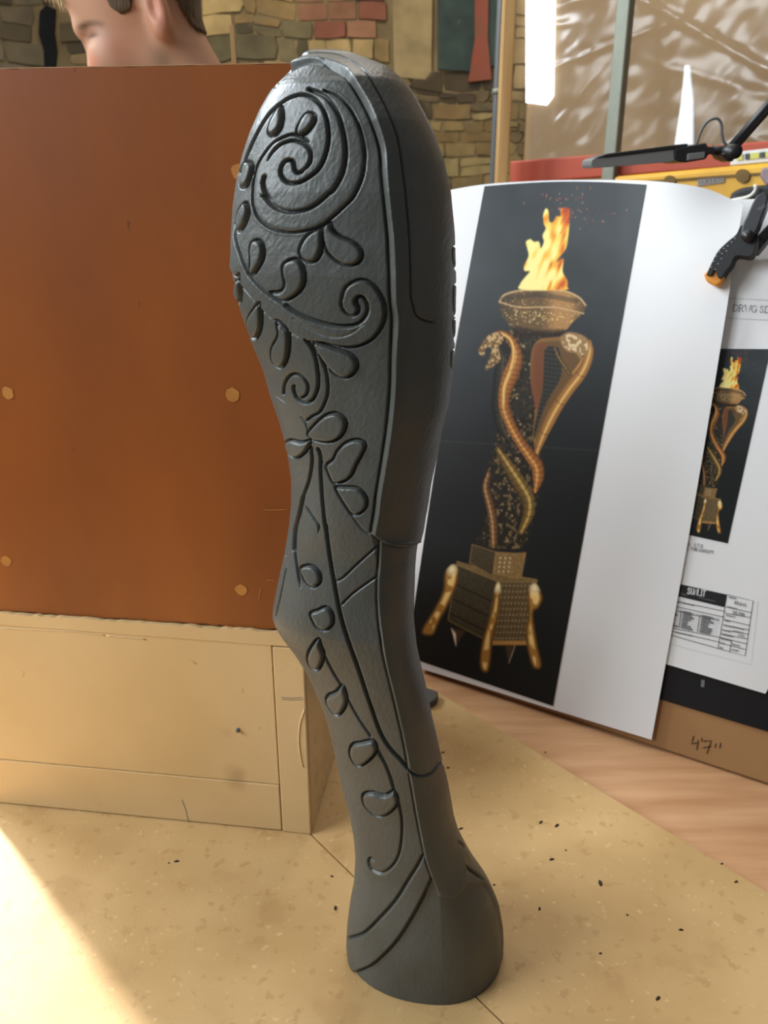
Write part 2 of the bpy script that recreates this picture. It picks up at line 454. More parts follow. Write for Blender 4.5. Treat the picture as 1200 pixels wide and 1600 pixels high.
for q in (q0 + NB * .40, q1 + NB * .40, q0 + NB * .10, q1 + NB * .10):
    box('leg', (q[0], q[1], (SHZ - .02 + FLZ) / 2), (.03, .03, SHZ - .02 - FLZ), M['galv'], shf)
tp = at_depth(np.array(791.), np.array(140.), 2.18); wdt = 17 / FPX * (2.18 * math.cos(PITCH))
o = box('timber_post', (tp[0], tp[1] + .02, 0.9), (wdt * 1.02, 0.045, 3.4), M['timber'], bev=.002)
tag(o, 'tall pale timber post standing at the left edge of the plastic sheet', 'post')
pp = at_depth(np.array(777.), np.array(140.), 2.5)
pipe = tube('wall_pipe', [(pp[0], pp[1], FLZ), (pp[0], pp[1], .9), (pp[0], pp[1], 2.5)], .0105, M['pipe'])
tag(pipe, 'thin grey vertical pipe beside the timber post', 'pipe')
for zz in (0.86, 1.2): tube('pipe_clip', [(pp[0], pp[1], zz), (pp[0], pp[1], zz + .006), (pp[0], pp[1], zz + .012)], .014, M['galv'], pipe)

# plastic sheet hung on the rack: wrinkled clear film
nx, ny = 260, 200
uu, vv = np.meshgrid(np.linspace(-.02, 1.25, nx), np.linspace(.66, 1.75, ny))
fold = np.zeros_like(uu)
for k in range(60):
    a = random.uniform(-.7, .9); cu, cv = random.uniform(-.1, 1.3), random.uniform(.6, 1.5); L = random.uniform(.10, .40); wf = random.uniform(.004, .014)
    du = (uu - cu); dv = (vv - cv); s = du * math.cos(a) + dv * math.sin(a); t = -du * math.sin(a) + dv * math.cos(a)
    fold += random.uniform(.001, .006) * np.exp(-(t / wf) ** 2) * np.exp(-(s / L) ** 4)
fold += .016 * np.sin(uu * 9 + 2 * np.sin(vv * 3)) + .007 * (vnoise(uu + 3 + vv * .6, vv * .5, .09, 5) - .5) + .004 * (vnoise(uu + 3 - vv * .5, vv, .03, 6) - .5)
P = PB + TB * uu[..., None] + np.array([0, 0, 1.0]) * vv[..., None] + NB * (fold[..., None] - .115)
pm = bpy.data.materials.new('clear_film'); pm.use_nodes = True; nt = pm.node_tree; nt.nodes.remove(nt.nodes['Principled BSDF'])
out = nt.nodes['Material Output']
tr = nt.nodes.new('ShaderNodeBsdfTransparent'); tr.inputs[0].default_value = (.93, .93, .93, 1)
gl = nt.nodes.new('ShaderNodeBsdfGlossy'); gl.inputs['Roughness'].default_value = .24
df = nt.nodes.new('ShaderNodeBsdfTranslucent'); df.inputs[0].default_value = (.8, .82, .85, 1)
m1 = nt.nodes.new('ShaderNodeMixShader'); m1.inputs[0].default_value = .22
m2 = nt.nodes.new('ShaderNodeMixShader'); fr = nt.nodes.new('ShaderNodeFresnel'); fr.inputs[0].default_value = 1.5
nt.links.new(tr.outputs[0], m1.inputs[1]); nt.links.new(df.outputs[0], m1.inputs[2])
nt.links.new(fr.outputs[0], m2.inputs[0]); nt.links.new(m1.outputs[0], m2.inputs[1]); nt.links.new(gl.outputs[0], m2.inputs[2]); nt.links.new(m2.outputs[0], out.inputs[0])
o = put('plastic_sheet', P.reshape(-1, 3), grid_faces(ny, nx), pm, smooth=True)
tag(o, 'wrinkled clear plastic sheet hanging behind the grey steel upright', 'sheet')

# yellow case on the rack shelf, spirit level on it, black bag with white cord
YO = 0.30


def yk(x, y, off=YO): return rk(x, y, off)


case = empty('tool_case', 'yellow tool case with a grey sticker on the shelf under the red beam', 'case')
a = yk(958, 276); b = yk(1290, 246); zt = (a[2] + b[2]) / 2 + .002
cl = [np.array([*a[:2], SHZ]), np.array([*b[:2], SHZ]), np.array([*b[:2], b[2]]), np.array([*a[:2], a[2]])]
slab('body', cl, -NB * .16, M['yellow'], case, .008)
a2 = yk(958, 286, YO + .004); b2 = yk(1290, 262, YO + .004)
slab('lid_seam', [a2, b2, b2 - np.array([0, 0, .004]), a2 - np.array([0, 0, .004])], -NB * .006, M['label_dark'], case)
slab('sticker', [yk(1090, 280, YO + .003), yk(1132, 275, YO + .003), yk(1131, 285, YO + .003), yk(1089, 291, YO + .003)], -NB * .004, M['label_grey'], case)
stk = []
for k in range(9):
    xx = 1093 + k * 4.2; stk.append([(xx, 288 - k * .6), (xx + (k % 3 - 1) * 1.2, 282 - k * .6)])
put('sticker_print', *ribbons(stk, 1.5, lambda x, y: yk(x, y, YO + .0045)), M['ink_grey'], case)
for cx, cy, r in ((1160, 275, 11), (1046, 283, 9)):
    slab('badge', [yk(cx + r * math.cos(t), cy + r * math.sin(t), YO + .005) for t in np.linspace(0, 2 * PI, 20, endpoint=False)], -NB * .008, M['label_dark'], case)
slab('handle', [yk(1190, 262, YO + .02), yk(1240, 258, YO + .02), yk(1240, 284, YO + .02), yk(1196, 290, YO + .02), yk(1186, 276, YO + .02)], -NB * .022, material('mauve_plastic', srgb(150, 130, 134), .5, .4, var=.3, scale=30), case, .004)
lev = empty('spirit_level', 'pale spirit level with yellow-green vials lying on the yellow case', 'level')
LO = YO - .02
lv = [yk(1143, 238, LO), yk(1290, 222, LO), yk(1290, 243, LO), yk(1143, 255, LO)]
zb = [yk(1143, 257, LO), yk(1290, 245, LO)]
ctop = lambda p: a[2] + (b[2] - a[2]) * float((p - a) @ TB) / float((b - a) @ TB) + .0015
slab('body', [lv[0], lv[1], np.array([*lv[1][:2], ctop(lv[1])]), np.array([*lv[0][:2], ctop(lv[0])])], -NB * .03, M['steel'], lev, .002)
for x0, mt in ((1151, 'vial'), (1164, 'black_metal'), (1172, 'vial'), (1188, 'black_metal'), (1196, 'vial'), (1214, 'black_metal')):
    ww = 9 if mt == 'vial' else 7; ww = 14 if x0 in (1172, 1196) else ww
    y0 = 237 - (x0 - 1143) * .10 + 5.5; s = LO + .003
    slab('vial' if mt == 'vial' else 'vial_block', [yk(x0, y0, s), yk(x0 + ww, y0 - .1 * ww, s), yk(x0 + ww, y0 - .1 * ww + 9, s), yk(x0, y0 + 9, s)], -NB * .006, M[mt], lev)
bag = empty('black_pouch', 'black soft pouch standing behind the drawing sheet at the right edge', 'pouch')
pq = smooth_line([(1132, 372), (1138, 312), (1150, 297), (1175, 291), (1230, 288), (1262, 300), (1268, 372)], 6)
BO = YO + .06
bv = [yk(x, y, BO) for x, y in pq]; bv = [np.array([*p[:2], max(p[2], SHZ)]) for p in bv]
bb = [np.array([*yk(1132, 372, BO)[:2], SHZ])]; be = [np.array([*yk(1268, 372, BO)[:2], SHZ])]
slab('body', bb + bv + be, -NB * .045, M['rubber_black'], bag, .006)
slab('flap', [yk(x, y, BO + .006) for x, y in ((1142, 306), (1255, 303), (1255, 322), (1142, 330))], -NB * .008, M['black_metal'], bag, .002)
cpts = smooth_line([(1118, 318), (1150, 312), (1168, 308), (1177, 302), (1181, 294), (1179, 289)], 3)
o = tube('white_string', [yk(x, y, BO + .013) for x, y in cpts], .0028, M['cord_white'], n=8)
tag(o, 'loose white string draped over the black pouch', 'string')

# ------------------------------------------------------------------ workbench and MDF sheets
bench = empty('workbench', 'pale wood workbench carrying the carved leg, the beige box and the prints', 'table')
TZ = -0.012
tp_ = [(-0.95, 0.18), (1.15, 0.18), (1.15, 1.12), (-0.95, 1.12)]
slab('tabletop', [np.array([x, y, TZ]) for x, y in tp_], (0, 0, -.04), M['table'], bench, .003)
for x in (-.85, 1.05):
    for y in (.27, 1.03): box('leg', (x, y, (TZ - .04 + FLZ) / 2), (.07, .07, TZ - .04 - FLZ), M['timber'], bench)
s1 = ground(485., 1303.)[:2]; s2 = ground(787., 1600.)[:2]; sd = (s2 - s1) / np.linalg.norm(s2 - s1); sn = np.array([-sd[1], sd[0]])
e1 = ground(690., 1085.)[:2]; e2 = ground(1200., 1395.)[:2]; ed = (e2 - e1) / np.linalg.norm(e2 - e1)
far = s1 - sd * .42; near = s1 + sd * .72
gap = sn * .0008
eL = e1 - ed * .06; eR = e2 + ed * .5


def xy(p, z=0.0): return np.array([p[0], p[1], z])


# left sheet: everything left of the seam
L = [(-.93, .19), tuple(near - gap * (1 if (sn @ np.array([-1, 0])) < 0 else -1)), tuple(far - gap * (1 if (sn @ np.array([-1, 0])) < 0 else -1)), (-.93, float(far[1]))]
o = slab('mdf_sheet', [xy(p) for p in L], (0, 0, -.0115), M['mdf']); tag(o, 'flat tan board under the beige box, left of the diagonal seam', 'board')
g2 = gap * (-1 if (sn @ np.array([-1, 0])) < 0 else 1)
Rr = [tuple(near - g2), tuple(eR), tuple(eL), tuple(far + np.array([.06, .02]) - g2), tuple(far - g2)]
o = slab('mdf_sheet', [xy(p) for p in Rr], (0, 0, -.0115), M['mdf']); tag(o, 'flat tan board under the carved leg, right of the diagonal seam', 'board')
# small debris on the boards
dm = material('dark_chip', srgb(48, 38, 28), .7, .3)
for i, (x, y, s, a) in enumerate(((1064, 1453, 4, 0), (938, 1380, 7, 1.5), (862, 1343, 5, .3), (843, 1420, 4, 1.3), (524, 1419, 5, 1.6), (772, 1383, 2.5, 0), (519, 1370, 2.5, 0),
                                  (938, 1490, 2.5, 0), (276, 1346, 5, .1), (264, 1349, 2, 0), (518, 1369, 2, 0), (884, 1329, 2, 0), (852, 1176, 3, .4), (720, 1295, 5, .5), (692, 1176, 4, .3),
                                  (700, 1200, 4, 0), (1028, 1560, 5, .8), (980, 1430, 2, 0), (1150, 1378, 4, .4), (1128, 1350, 3, .2), (870, 1290, 6, .8), (845, 1285, 5, .9), (640, 1240, 0, 0))):
    if not s: continue
    g = ground(float(x), float(y)); r = s * .0006; c, sn_ = math.cos(a), math.sin(a)
    V = [(g[0] + c * r * math.cos(t) * k - sn_ * r * .45 * math.sin(t) * k, g[1] + sn_ * r * math.cos(t) * k + c * r * .45 * math.sin(t) * k, hh) for hh, k in ((0.0001, 1), (.0012, .55)) for t in np.linspace(0, 2 * PI, 8, endpoint=False)]
    Fc = [[j, (j + 1) % 8, (j + 1) % 8 + 8, j + 8] for j in range(8)] + [list(range(8, 16))]
    o = fix_normals(put('wood_chip', V, Fc, dm)); tag(o, 'tiny dark chip of debris lying on the tan boards', 'chip', 'dark chips scattered on the tan boards')
# grey pad behind the leg
g = ground(652., 1092.); gt = np.array([.9, -.43, 0]); gn = np.array([.43, .9, 0])
pts = smooth_line([(-.07, -.016), (.012, -.016), (.026, -.008), (.026, .008), (.012, .016), (-.07, .016)], .004, True)[:-1]
o = slab('grey_pad', [g + gt * a + gn * b + np.array([0, 0, .010]) for a, b in pts], (0, 0, -.0095), M['pad'], None, .002)
tag(o, 'small rounded grey pad lying just behind the carved leg', 'pad')

# ------------------------------------------------------------------ beige box and brown hardboard
bA = ground(0., 1255.); bB = ground(486., 1303.); tx = (bB - bA) / np.linalg.norm(bB - bA); bn = np.array([-tx[1], tx[0], 0])   # bn points away from the viewer
ZU = np.array([0, 0, 1.0])
BOXH = .238
box_ = empty('varnished_box', 'glossy beige wooden box with scuffed front and a corner strip, under the brown board', 'box')


def bx(s, h, d=0.0): return bB + tx * s + ZU * h + bn * d


def fpix(x, y, d=0.0):
    p = on_plane(np.array(float(x)), np.array(float(y)), bB + bn * d, bn); return p


slab('carcass', [bx(-.371, .001, .0035), bx(-.0015, .001, .0035), bx(-.0015, BOXH - .001, .0035), bx(-.371, BOXH - .001, .0035)], bn * .26, M['box_edge'], box_)
kx = (fpix(433, 1150) - bB) @ tx
zl = (fpix(200, 1205) - bB)[2]
# front made of a main panel, a lower strip, an upper lip and a corner strip
slab('front_panel', [bx(-.371, zl + .0006), bx(kx - .0008, zl + .0006), bx(kx - .0008, BOXH - .013), bx(-.371, BOXH - .013)], bn * .005, M['box'], box_, .0006)
slab('bottom_strip', [bx(-.371, .0015, -.0006), bx(kx - .0008, .0015, -.0006), bx(kx - .0008, zl - .0004, -.0006), bx(-.371, zl - .0004, -.0006)], bn * .005, M['box'], box_, .0008)
slab('corner_strip', [bx(kx + .0004, .0005, -.0012), bx(0, .0005, -.0012), bx(0, BOXH - .016, -.0012), bx(kx + .0004, BOXH - .016, -.0012)], bn * .006, M['box'], box_, .001)
# ragged top lip
top = [bx(-.371 + i * .371 / 60, BOXH + random.uniform(-.0012, .001), -.0008) for i in range(61)]
bot = [bx(0, BOXH - .0145, -.0008), bx(-.371, BOXH - .0125, -.0008)]
slab('top_lip', bot[::-1] and [bot[1], bot[0]] + top[::-1], bn * .005, M['box'], box_)
slab('side_panel', [bx(.0008, .0005, .005), bx(.0008, .0005, .262), bx(.0008, BOXH - .001, .262), bx(.0008, BOXH - .001, .005)], -tx * .004, M['box'], box_, .0008)
for x, y, r in ((31, 1053, 8), (374, 1079, 7)):
    c = fpix(x, y, -.0002); ang = np.linspace(0, 2 * PI, 18, endpoint=False); rr = r * .00055
    slab('filled_hole', [c + tx * rr * math.cos(t) + ZU * rr * math.sin(t) for t in ang], bn * .001, M['box'], box_, .0002)
c = fpix(371, 1142, -.002)
fix_normals(put('screw_head', *tube_data([c + bn * .004, c, c - bn * .0015], [.0022, .0022, .0012], 10), M['pipe'], box_))
scr = [[(205, 1197), (214, 1200)], [(240, 1322 - 88), (272, 1250)], ]
cracks = smooth_line([(284, 1250), (290, 1265), (293, 1280), (296, 1286)], 3)
put('crack', *ribbons([cracks], .9, lambda x, y: fpix(x, y, -.0009)), M['ink_grey'], box_)
for q_ in ([(440, 1090), (455, 1091), (472, 1090)], [(441, 1093), (458, 1094), (474, 1093)]): put('scratch', *ribbons([smooth_line(q_, 4)], .8, lambda x, y: fpix(x, y, -.0015)), M['ink_grey'], box_)
drip = smooth_line([(476, 1108), (469, 1130), (467, 1160), (471, 1190), (474, 1198)], 4)
o = tube('varnish_drip', [fpix(x, y, -.0012) for x, y in drip], .0009, M['box'], box_, n=8)
put('varnish_run', *merge([tube_data([fpix(x, y, .0002) for x, y in smooth_line(s, 6)], .0008, 8) for s in ([(0, 981), (60, 984), (120, 987), (165, 993)], [(165, 993), (200, 996), (228, 999)])]), M['box'], box_, smooth=True)

brd = empty('brown_hardboard', 'tall brown varnished hardboard panel standing on the beige box', 'board')
bt = [fpix(0, 107, .003), fpix(470, 98, .003)]
BT = .7132; xr = (fpix(478, 300, .003) - bB) @ tx
tops = [bx(-.371 + (xr + .371) * i / 50, BT + random.uniform(-.0004, .0004), .003) for i in range(51)]
bots = [bx(xr - (xr + .371) * i / 60, BOXH + .0012 + random.uniform(-.0006, .001), .003) for i in range(61)]
o = slab('panel', bots[::-1] + tops[::-1], bn * .009, M['hardboard'], brd)
slab('top_edge', [bx(-.371, BT + .0008, .0032), bx(xr, BT + .0008, .0032), bx(xr, BT + .0008, .0118), bx(-.371, BT + .0008, .0118)], (0, 0, -.0006), M['hardboard_edge'], brd)
for x, y, r in ((12, 614, 11), (363, 617, 12), (9, 877, 10), (377, 922, 11), (372, 268, 11)):
    c = fpix(x, y, .0026); rr = r * .00052
    pts = [c + tx * rr * (1 + .15 * random.uniform(-1, 1)) * math.cos(t) + ZU * rr * (1 + .1 * random.uniform(-1, 1)) * math.sin(t) for t in np.linspace(0, 2 * PI, 16, endpoint=False)]
    slab('filler_spot', pts, bn * .0008, M['filler'], brd)
scr = [smooth_line([(412, 796), (425, 797), (448, 796)], 5), smooth_line([(418, 906), (428, 907)], 4), smooth_line([(404, 936), (407, 920)], 4)]
for q_ in scr: put('scratch', *ribbons([q_], 1.0, lambda x, y: fpix(x, y, .0024)), M['filler'], brd)
# thin stick standing behind the board
p = at_depth(np.array(365.), np.array(86.), 0.735)
o = box('thin_stick', (p[0], .735, (BOXH + .745) / 2), (.0035, .0035, .745 - BOXH), M['timber'])
tag(o, 'thin wooden stick poking up behind the brown board', 'stick')

# ------------------------------------------------------------------ prints leaning on the brown panel (right)
TZG = -0.012; g0 = ground(650., 1047., TZG); g1 = ground(1200., 1229., TZG); pt = (g1 - g0) / np.linalg.norm(g1 - g0); pb = np.array([-pt[1], pt[0], 0])
if pb[1] < 0: pb = -pb
LEAN = math.radians(15); pu = ZU * math.cos(LEAN) + pb * math.sin(LEAN); pn = np.cross(pt, pu)
if pn[1] > 0: pn = -pn                      # toward the viewer
PP = g0


def pk(x, y, off=0.0): return on_plane(np.asarray(x, float), np.asarray(y, float), PP + pn * off, pn)


def pslab(name, px, off, thick, mat, parent=None, bev=0.0): return slab(name, [pk(a, b, off) for a, b in px], -pn * thick, mat, parent, bev)


ztop = float((pk(1170., 404.) - PP) @ pu)
u1 = float((pk(1200., 800.) - PP) @ pt) + .35
stand = empty('backing_panel', 'brown backing panel marked in pen, leaning behind the drawing sheet', 'board')
zf = .0036
slab('panel', [PP + pt * a + pu * b for a, b in ((.012, zf), (u1, zf), (u1, ztop), (.012, ztop))], -pn * .012, M['panel'], stand, .001)
wr = [[(305, 1275), (298, 1296), (293, 1318), (326, 1312)], [(331, 1298), (327, 1325), (322, 1350)], [(352, 1284), (350, 1302)],
      [(362, 1302), (385, 1301), (406, 1298), (394, 1332), (380, 1372)], [(360, 1340), (402, 1332)], [(430, 1318), (427, 1337)], [(459, 1314), (453, 1340)]]
wr = [[(1000 + a / 3.636, 800 + b / 3.636) for a, b in s] for s in wr]
put('handwriting', *ribbons(wr, 1.7, lambda x, y: pk(x, y, .0006)), M['marker'], stand)
card = empty('black_card', 'black card strip showing below the drawing sheet on the brown panel', 'card')
ul = float((pk(1000., 1080.) - PP) @ pt)
vb0 = float((pk(1025., 1090.) - PP) @ pu)
slab('sheet', [PP + pt * a + pu * b + pn * .002 for a, b in ((ul, vb0), (u1 - .05, vb0), (u1 - .05, ztop - .03), (ul, ztop - .03))], -pn * .0015, M['black_card'], card)
pslab('staple', [(1096, 1062), (1101, 1063), (1100, 1074), (1095, 1073)], .0026, .0006, M['ink_grey'], card)
# plain sheet showing above the panel
o = pslab('white_sheet', [(1128, 318), (1146, 312), (1340, 305), (1330, 520), (1128, 520)], -.058, .0008, M['paper'])
tag(o, 'plain white sheet standing up behind the top of the brown panel', 'paper')
# drawing sheet
dsh = empty('drawing_sheet', 'white drawing sheet with small torch picture and title block, clipped to the brown panel', 'drawing')
dn = .0042
P_dr = [(1152, 405), (1290, 409), (1262, 1000), (1240, 1104), (1196, 1084), (1032, 1035), (1060, 880)]
pslab('paper', [(1120, 408), (1150, 404), (1330, 408), (1240, 1000), (1196, 1084), (1032, 1035), (1020, 1030)], dn, .0008, M['paper'], dsh)

# ---------- torch artwork, painted as colours on a fine grid (flat print)
AX, AY = np.meshgrid(np.arange(636, 1020, 1.0), np.arange(284, 1110, 1.0))
ART = np.zeros(AX.shape + (3,))
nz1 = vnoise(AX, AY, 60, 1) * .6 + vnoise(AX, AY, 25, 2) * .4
glare = sstep(820, 300, AY)  # surface glare on the upper print, painted into its colours
ART[...] = np.array(srgb(24, 26, 26)) * (1 - glare[..., None]) + glare[..., None] * (np.array(srgb(54, 59, 61)) * (.75 + .5 * nz1[..., None]))


def lay(mask, col, alpha=1.0):
    a = (mask * alpha)[..., None]; ART[...] = ART * (1 - a) + np.asarray(col) * a


def crop(s, ox, oy, pts): return [(ox + a / s, oy + b / s) for a, b in pts]


def softpoly(pts, soft=1.0, sm=True, step=3):
    line = smooth_line(pts, step, True) if sm else np.vstack([np.array(pts, float), pts[0]])
    m = inside(line[:-1], AX, AY); bbx = (AX > line[:, 0].min() - 4) & (AX < line[:, 0].max() + 4) & (AY > line[:, 1].min() - 4) & (AY < line[:, 1].max() + 4)
    out = m.astype(float); D, S, G, Lg = pdist(line, AX[bbx], AY[bbx]); sd_ = np.where(m[bbx], D, -D); out[bbx] = np.clip(.5 + sd_ / (2 * soft), 0, 1)
    dd = np.zeros(AX.shape); dd[bbx] = np.maximum(sd_, 0)
    return out, dd


def snake(pts, widths, dark, mid, hi, side=.35, bands=7.0):
    line = smooth_line(pts, 3); D, S, G, Lg = pdist(line, AX, AY)
    wv = np.interp(S / Lg, np.linspace(0, 1, len(widths)), widths); t = D * G / wv
    m = np.clip((wv - D) + .5, 0, 1); sh = np.clip(1 - (t - side) ** 2 * .62, 0, 1)
    col = np.array(dark) * (1 - sh[..., None]) + np.array(mid) * sh[..., None]
    h = np.clip(1 - np.abs(t - side) * 3, 0, 1)[..., None] ** 1.2; col = col * (1 - h) + np.array(hi) * h
    band = (np.mod(S + np.abs(t) * 2.5, bands * 1.35) < 1.3); col = np.where(band[..., None], col * .4, col)
    ART[...] = ART * (1 - m[..., None]) + col * m[..., None]


BR = [srgb(36, 28, 18), srgb(92, 70, 40), srgb(206, 160, 86)]
K3 = (4.21, 700, 500); K2 = (5.0, 720, 280); K4 = (4.615, 640, 820)
# column
m, dd = softpoly(crop(*K3, [(350, 90), (760, 90), (800, 200), (690, 500), (610, 800), (600, 960), (600, 1100), (540, 1380), (470, 1500), (190, 1480), (270, 1260), (250, 1050), (310, 800), (340, 600), (400, 350)]), 1.5)
nz = vnoise(AX, AY, 4.5, 8) * .6 + vnoise(AX, AY, 2.4, 9) * .4
cc = np.array(srgb(34, 30, 22)) + (np.array(srgb(122, 100, 64)) - np.array(srgb(34, 30, 22))) * (sstep(.5, .85, nz))[..., None]
ART[...] = ART * (1 - m[..., None]) + cc * m[..., None]
m, dd = softpoly(crop(*K3, [(490, 90), (560, 90), (575, 300), (560, 560), (500, 640), (430, 620), (480, 420), (510, 250)]), 1.5); lay(m, srgb(44, 42, 34), .7)
for k in range(70):
    yy = random.uniform(505, 850); xx = 815 + (yy < 600) * 5 - max(0, (yy - 640)) * .12 + random.uniform(-22, 26); r = random.uniform(.7, 1.8)
    lay(np.clip(r + .5 - np.hypot(AX - xx, AY - yy), 0, 1), srgb(176, 158, 118), random.uniform(.4, .9))
# lower wraps, left snake, right snake
snake(crop(*K3, [(270, 1010), (250, 1100), (280, 1220), (300, 1330), (305, 1480)]), [4, 6, 7, 7, 6], BR[0], srgb(120, 84, 50), srgb(208, 154, 104), .3, 6)
snake(crop(*K3, [(325, 850), (400, 970), (470, 1080), (525, 1180), (525, 1280), (480, 1390)]), [4, 9, 11, 11, 9, 5], srgb(40, 32, 18), srgb(120, 92, 44), srgb(214, 178, 96), -.2, 8)
m, dd = softpoly(crop(*K3, [(600, 130), (550, 220), (545, 400), (575, 560), (560, 760), (590, 880), (640, 720), (720, 580), (800, 450), (900, 330), (940, 210), (920, 130), (860, 95), (740, 110)]), 1.2)
lay(m, srgb(104, 76, 44)); lay(m * sstep(9, 2, dd), srgb(150, 108, 60), .7)
m2_, d2 = softpoly(crop(*K3, [(560, 200), (590, 150), (640, 160), (640, 300), (610, 480), (590, 600), (560, 520), (545, 380)]), 1.5); lay(m2_, srgb(118, 66, 40), .8)
m3, d3 = softpoly(crop(*K3, [(640, 190), (720, 180), (745, 260), (740, 380), (660, 520), (610, 640), (570, 780), (565, 720), (590, 600), (620, 470), (630, 330)]), 1.2); lay(m3, srgb(52, 52, 46))
lay(m3 * (np.mod(AY - AX * .15, 7) < 1.6), srgb(22, 20, 16), .9)
snake(crop(*K3, [(925, 150), (928, 220), (880, 340), (790, 460), (705, 590), (640, 720), (600, 820), (580, 880)]), [5, 8, 9, 9, 9, 9, 7, 4], srgb(80, 54, 26), srgb(168, 116, 60), srgb(236, 192, 112), -.1, 40)
m, dd = softpoly(crop(*K3, [(740, 110), (800, 80), (880, 100), (930, 150), (920, 220), (880, 270), (840, 220), (790, 210), (750, 170)]), 1.0); lay(m, srgb(150, 116, 74)); lay(sstep(1.5, 4, dd) * sstep(.55, .7, vnoise(AX, AY, 3.5, 14)), srgb(232, 206, 160), .8)
snake(crop(*K3, [(700, 180), (730, 250), (770, 310), (800, 360)]), [2, 3, 3, 2], BR[0], BR[1], srgb(176, 140, 84), 0, 5)
snake(crop(*K3, [(890, 240), (860, 300), (820, 350)]), [2, 4, 3], BR[0], srgb(150, 104, 56), BR[2], 0, 50)
snake(crop(*K3, [(350, 250), (335, 400), (325, 560), (340, 680), (375, 760), (400, 790)]), [6, 9, 9, 9, 7, 3], srgb(24, 22, 18), srgb(54, 50, 40), srgb(88, 80, 62), -.5, 7)
snake(crop(*K3, [(300, 100), (345, 85), (400, 110), (440, 170), (452, 250), (420, 350), (380, 460), (372, 570), (410, 680), (470, 790), (540, 890), (588, 960), (595, 1040), (575, 1130)]), [4, 5, 7, 11, 13, 11, 9, 8, 8, 8, 9, 10, 9, 3], srgb(70, 42, 22), srgb(172, 108, 52), srgb(232, 172, 96), .25, 6)
snake(crop(*K3, [(350, 85), (412, 130), (430, 220), (410, 330), (370, 440), (365, 560)]), [2, 2, 2, 3, 3, 2], BR[1], srgb(226, 176, 96), srgb(250, 214, 140), 0, 50)
m, dd = softpoly(crop(*K3, [(200, 205), (240, 130), (290, 90), (350, 85), (360, 140), (330, 180), (345, 260), (300, 300), (245, 330), (270, 260), (290, 190), (250, 180), (235, 240)]), 1.0)
lay(m, srgb(112, 84, 50)); lay(m * sstep(.5, .7, vnoise(AX, AY, 3, 17)), srgb(220, 186, 128), .7)
# bowl
m, dd = softpoly(crop(*K2, [(300, 950), (330, 910), (450, 870), (600, 862), (800, 870), (920, 920), (978, 985), (950, 1050), (880, 1110), (800, 1185), (620, 1200), (430, 1170), (350, 1110), (310, 1030)]), 1.0)
sx_ = (AX - 780) / 134; cb = np.array(srgb(66, 56, 38)) + (np.array(srgb(170, 126, 76)) - np.array(srgb(66, 56, 38))) * np.clip(1.25 * np.exp(-((sx_ - .74) / .17) ** 2) + .25 * np.exp(-((sx_ - .3) / .2) ** 2), 0, 1)[..., None]
ART[...] = ART * (1 - m[..., None]) + cb * m[..., None]
lay(m * sstep(.70, .85, vnoise(AX, AY, 2.0, 21)) * (np.abs(AY - 494 - (AX - 850) * .05) < 7), srgb(236, 204, 130), .8); lay(m * sstep(.74, .9, vnoise(AX, AY, 2.6, 22)), srgb(208, 176, 120), .5)
for pl, cw in (([(300, 960), (450, 1000), (600, 1000), (760, 1005), (960, 1050)], 1.0), ([(305, 955), (340, 905), (450, 872), (600, 865), (800, 872), (920, 922), (975, 985)], 1.3)):
    D, S, G, Lg = pdist(smooth_line(crop(*K2, pl), 3), AX, AY); lay(np.clip(cw + .4 - D, 0, 1), srgb(214, 178, 128), .85)
D, S, G, Lg = pdist(smooth_line(crop(*K2, [(330, 940), (600, 905), (900, 950)]), 3), AX, AY); lay(np.clip(4.5 - D, 0, 1) * m, srgb(60, 54, 42), .6)
m, dd = softpoly(crop(*K2, [(430, 1150), (620, 1180), (800, 1170), (760, 1230), (440, 1230)]), 2); lay(m, srgb(40, 26, 18), .8)
# flame
fl, fd = softpoly(crop(*K2, [(480, 862), (465, 820), (500, 770), (540, 720), (500, 715), (495, 680), (530, 600), (520, 540), (510, 490), (545, 470), (570, 490), (610, 490), (625, 540), (650, 490), (640, 440), (665, 385), (650, 350), (645, 280), (665, 230), (685, 255), (690, 330), (720, 335), (750, 290), (780, 290), (785, 230), (845, 230), (850, 300), (840, 430), (820, 540), (770, 610), (750, 650), (800, 620), (795, 720), (830, 790), (830, 840), (815, 865)]), 1.0, True, 2)
fx = AX + .35 * AY; fn = vnoise(fx, AY * .35, 5, 31) * .55 + vnoise(fx, AY * .5, 9, 32) * .45
hot = np.clip(1.15 * fn + .45 - .012 * np.maximum(0, AX - 848 + (AY - 380) * .1) + .002 * (AY - 380), 0, 1)
stops = [(.0, (150, 50, 24)), (.35, (206, 94, 30)), (.6, (240, 160, 52)), (.8, (253, 214, 96)), (1., (255, 238, 150))]
fc = np.stack([np.interp(hot, [s[0] for s in stops], [srgb(*s[1])[k] for s in stops]) for k in range(3)], -1)
ART[...] = ART * (1 - fl[..., None]) + fc * fl[..., None]
for k in range(90):
    xx = random.gauss(885, 34); yy = random.uniform(292, 350) if random.random() < .75 else random.uniform(330, 370)
    if xx > 985 or xx < 800: continue
    lay(np.clip(random.uniform(.3, .9) + .5 - np.hypot((AX - xx) * random.uniform(.8, 2), (AY - yy) * .7), 0, 1), random.choice([srgb(196, 80, 60), srgb(220, 140, 110), srgb(150, 60, 56)]), .8)
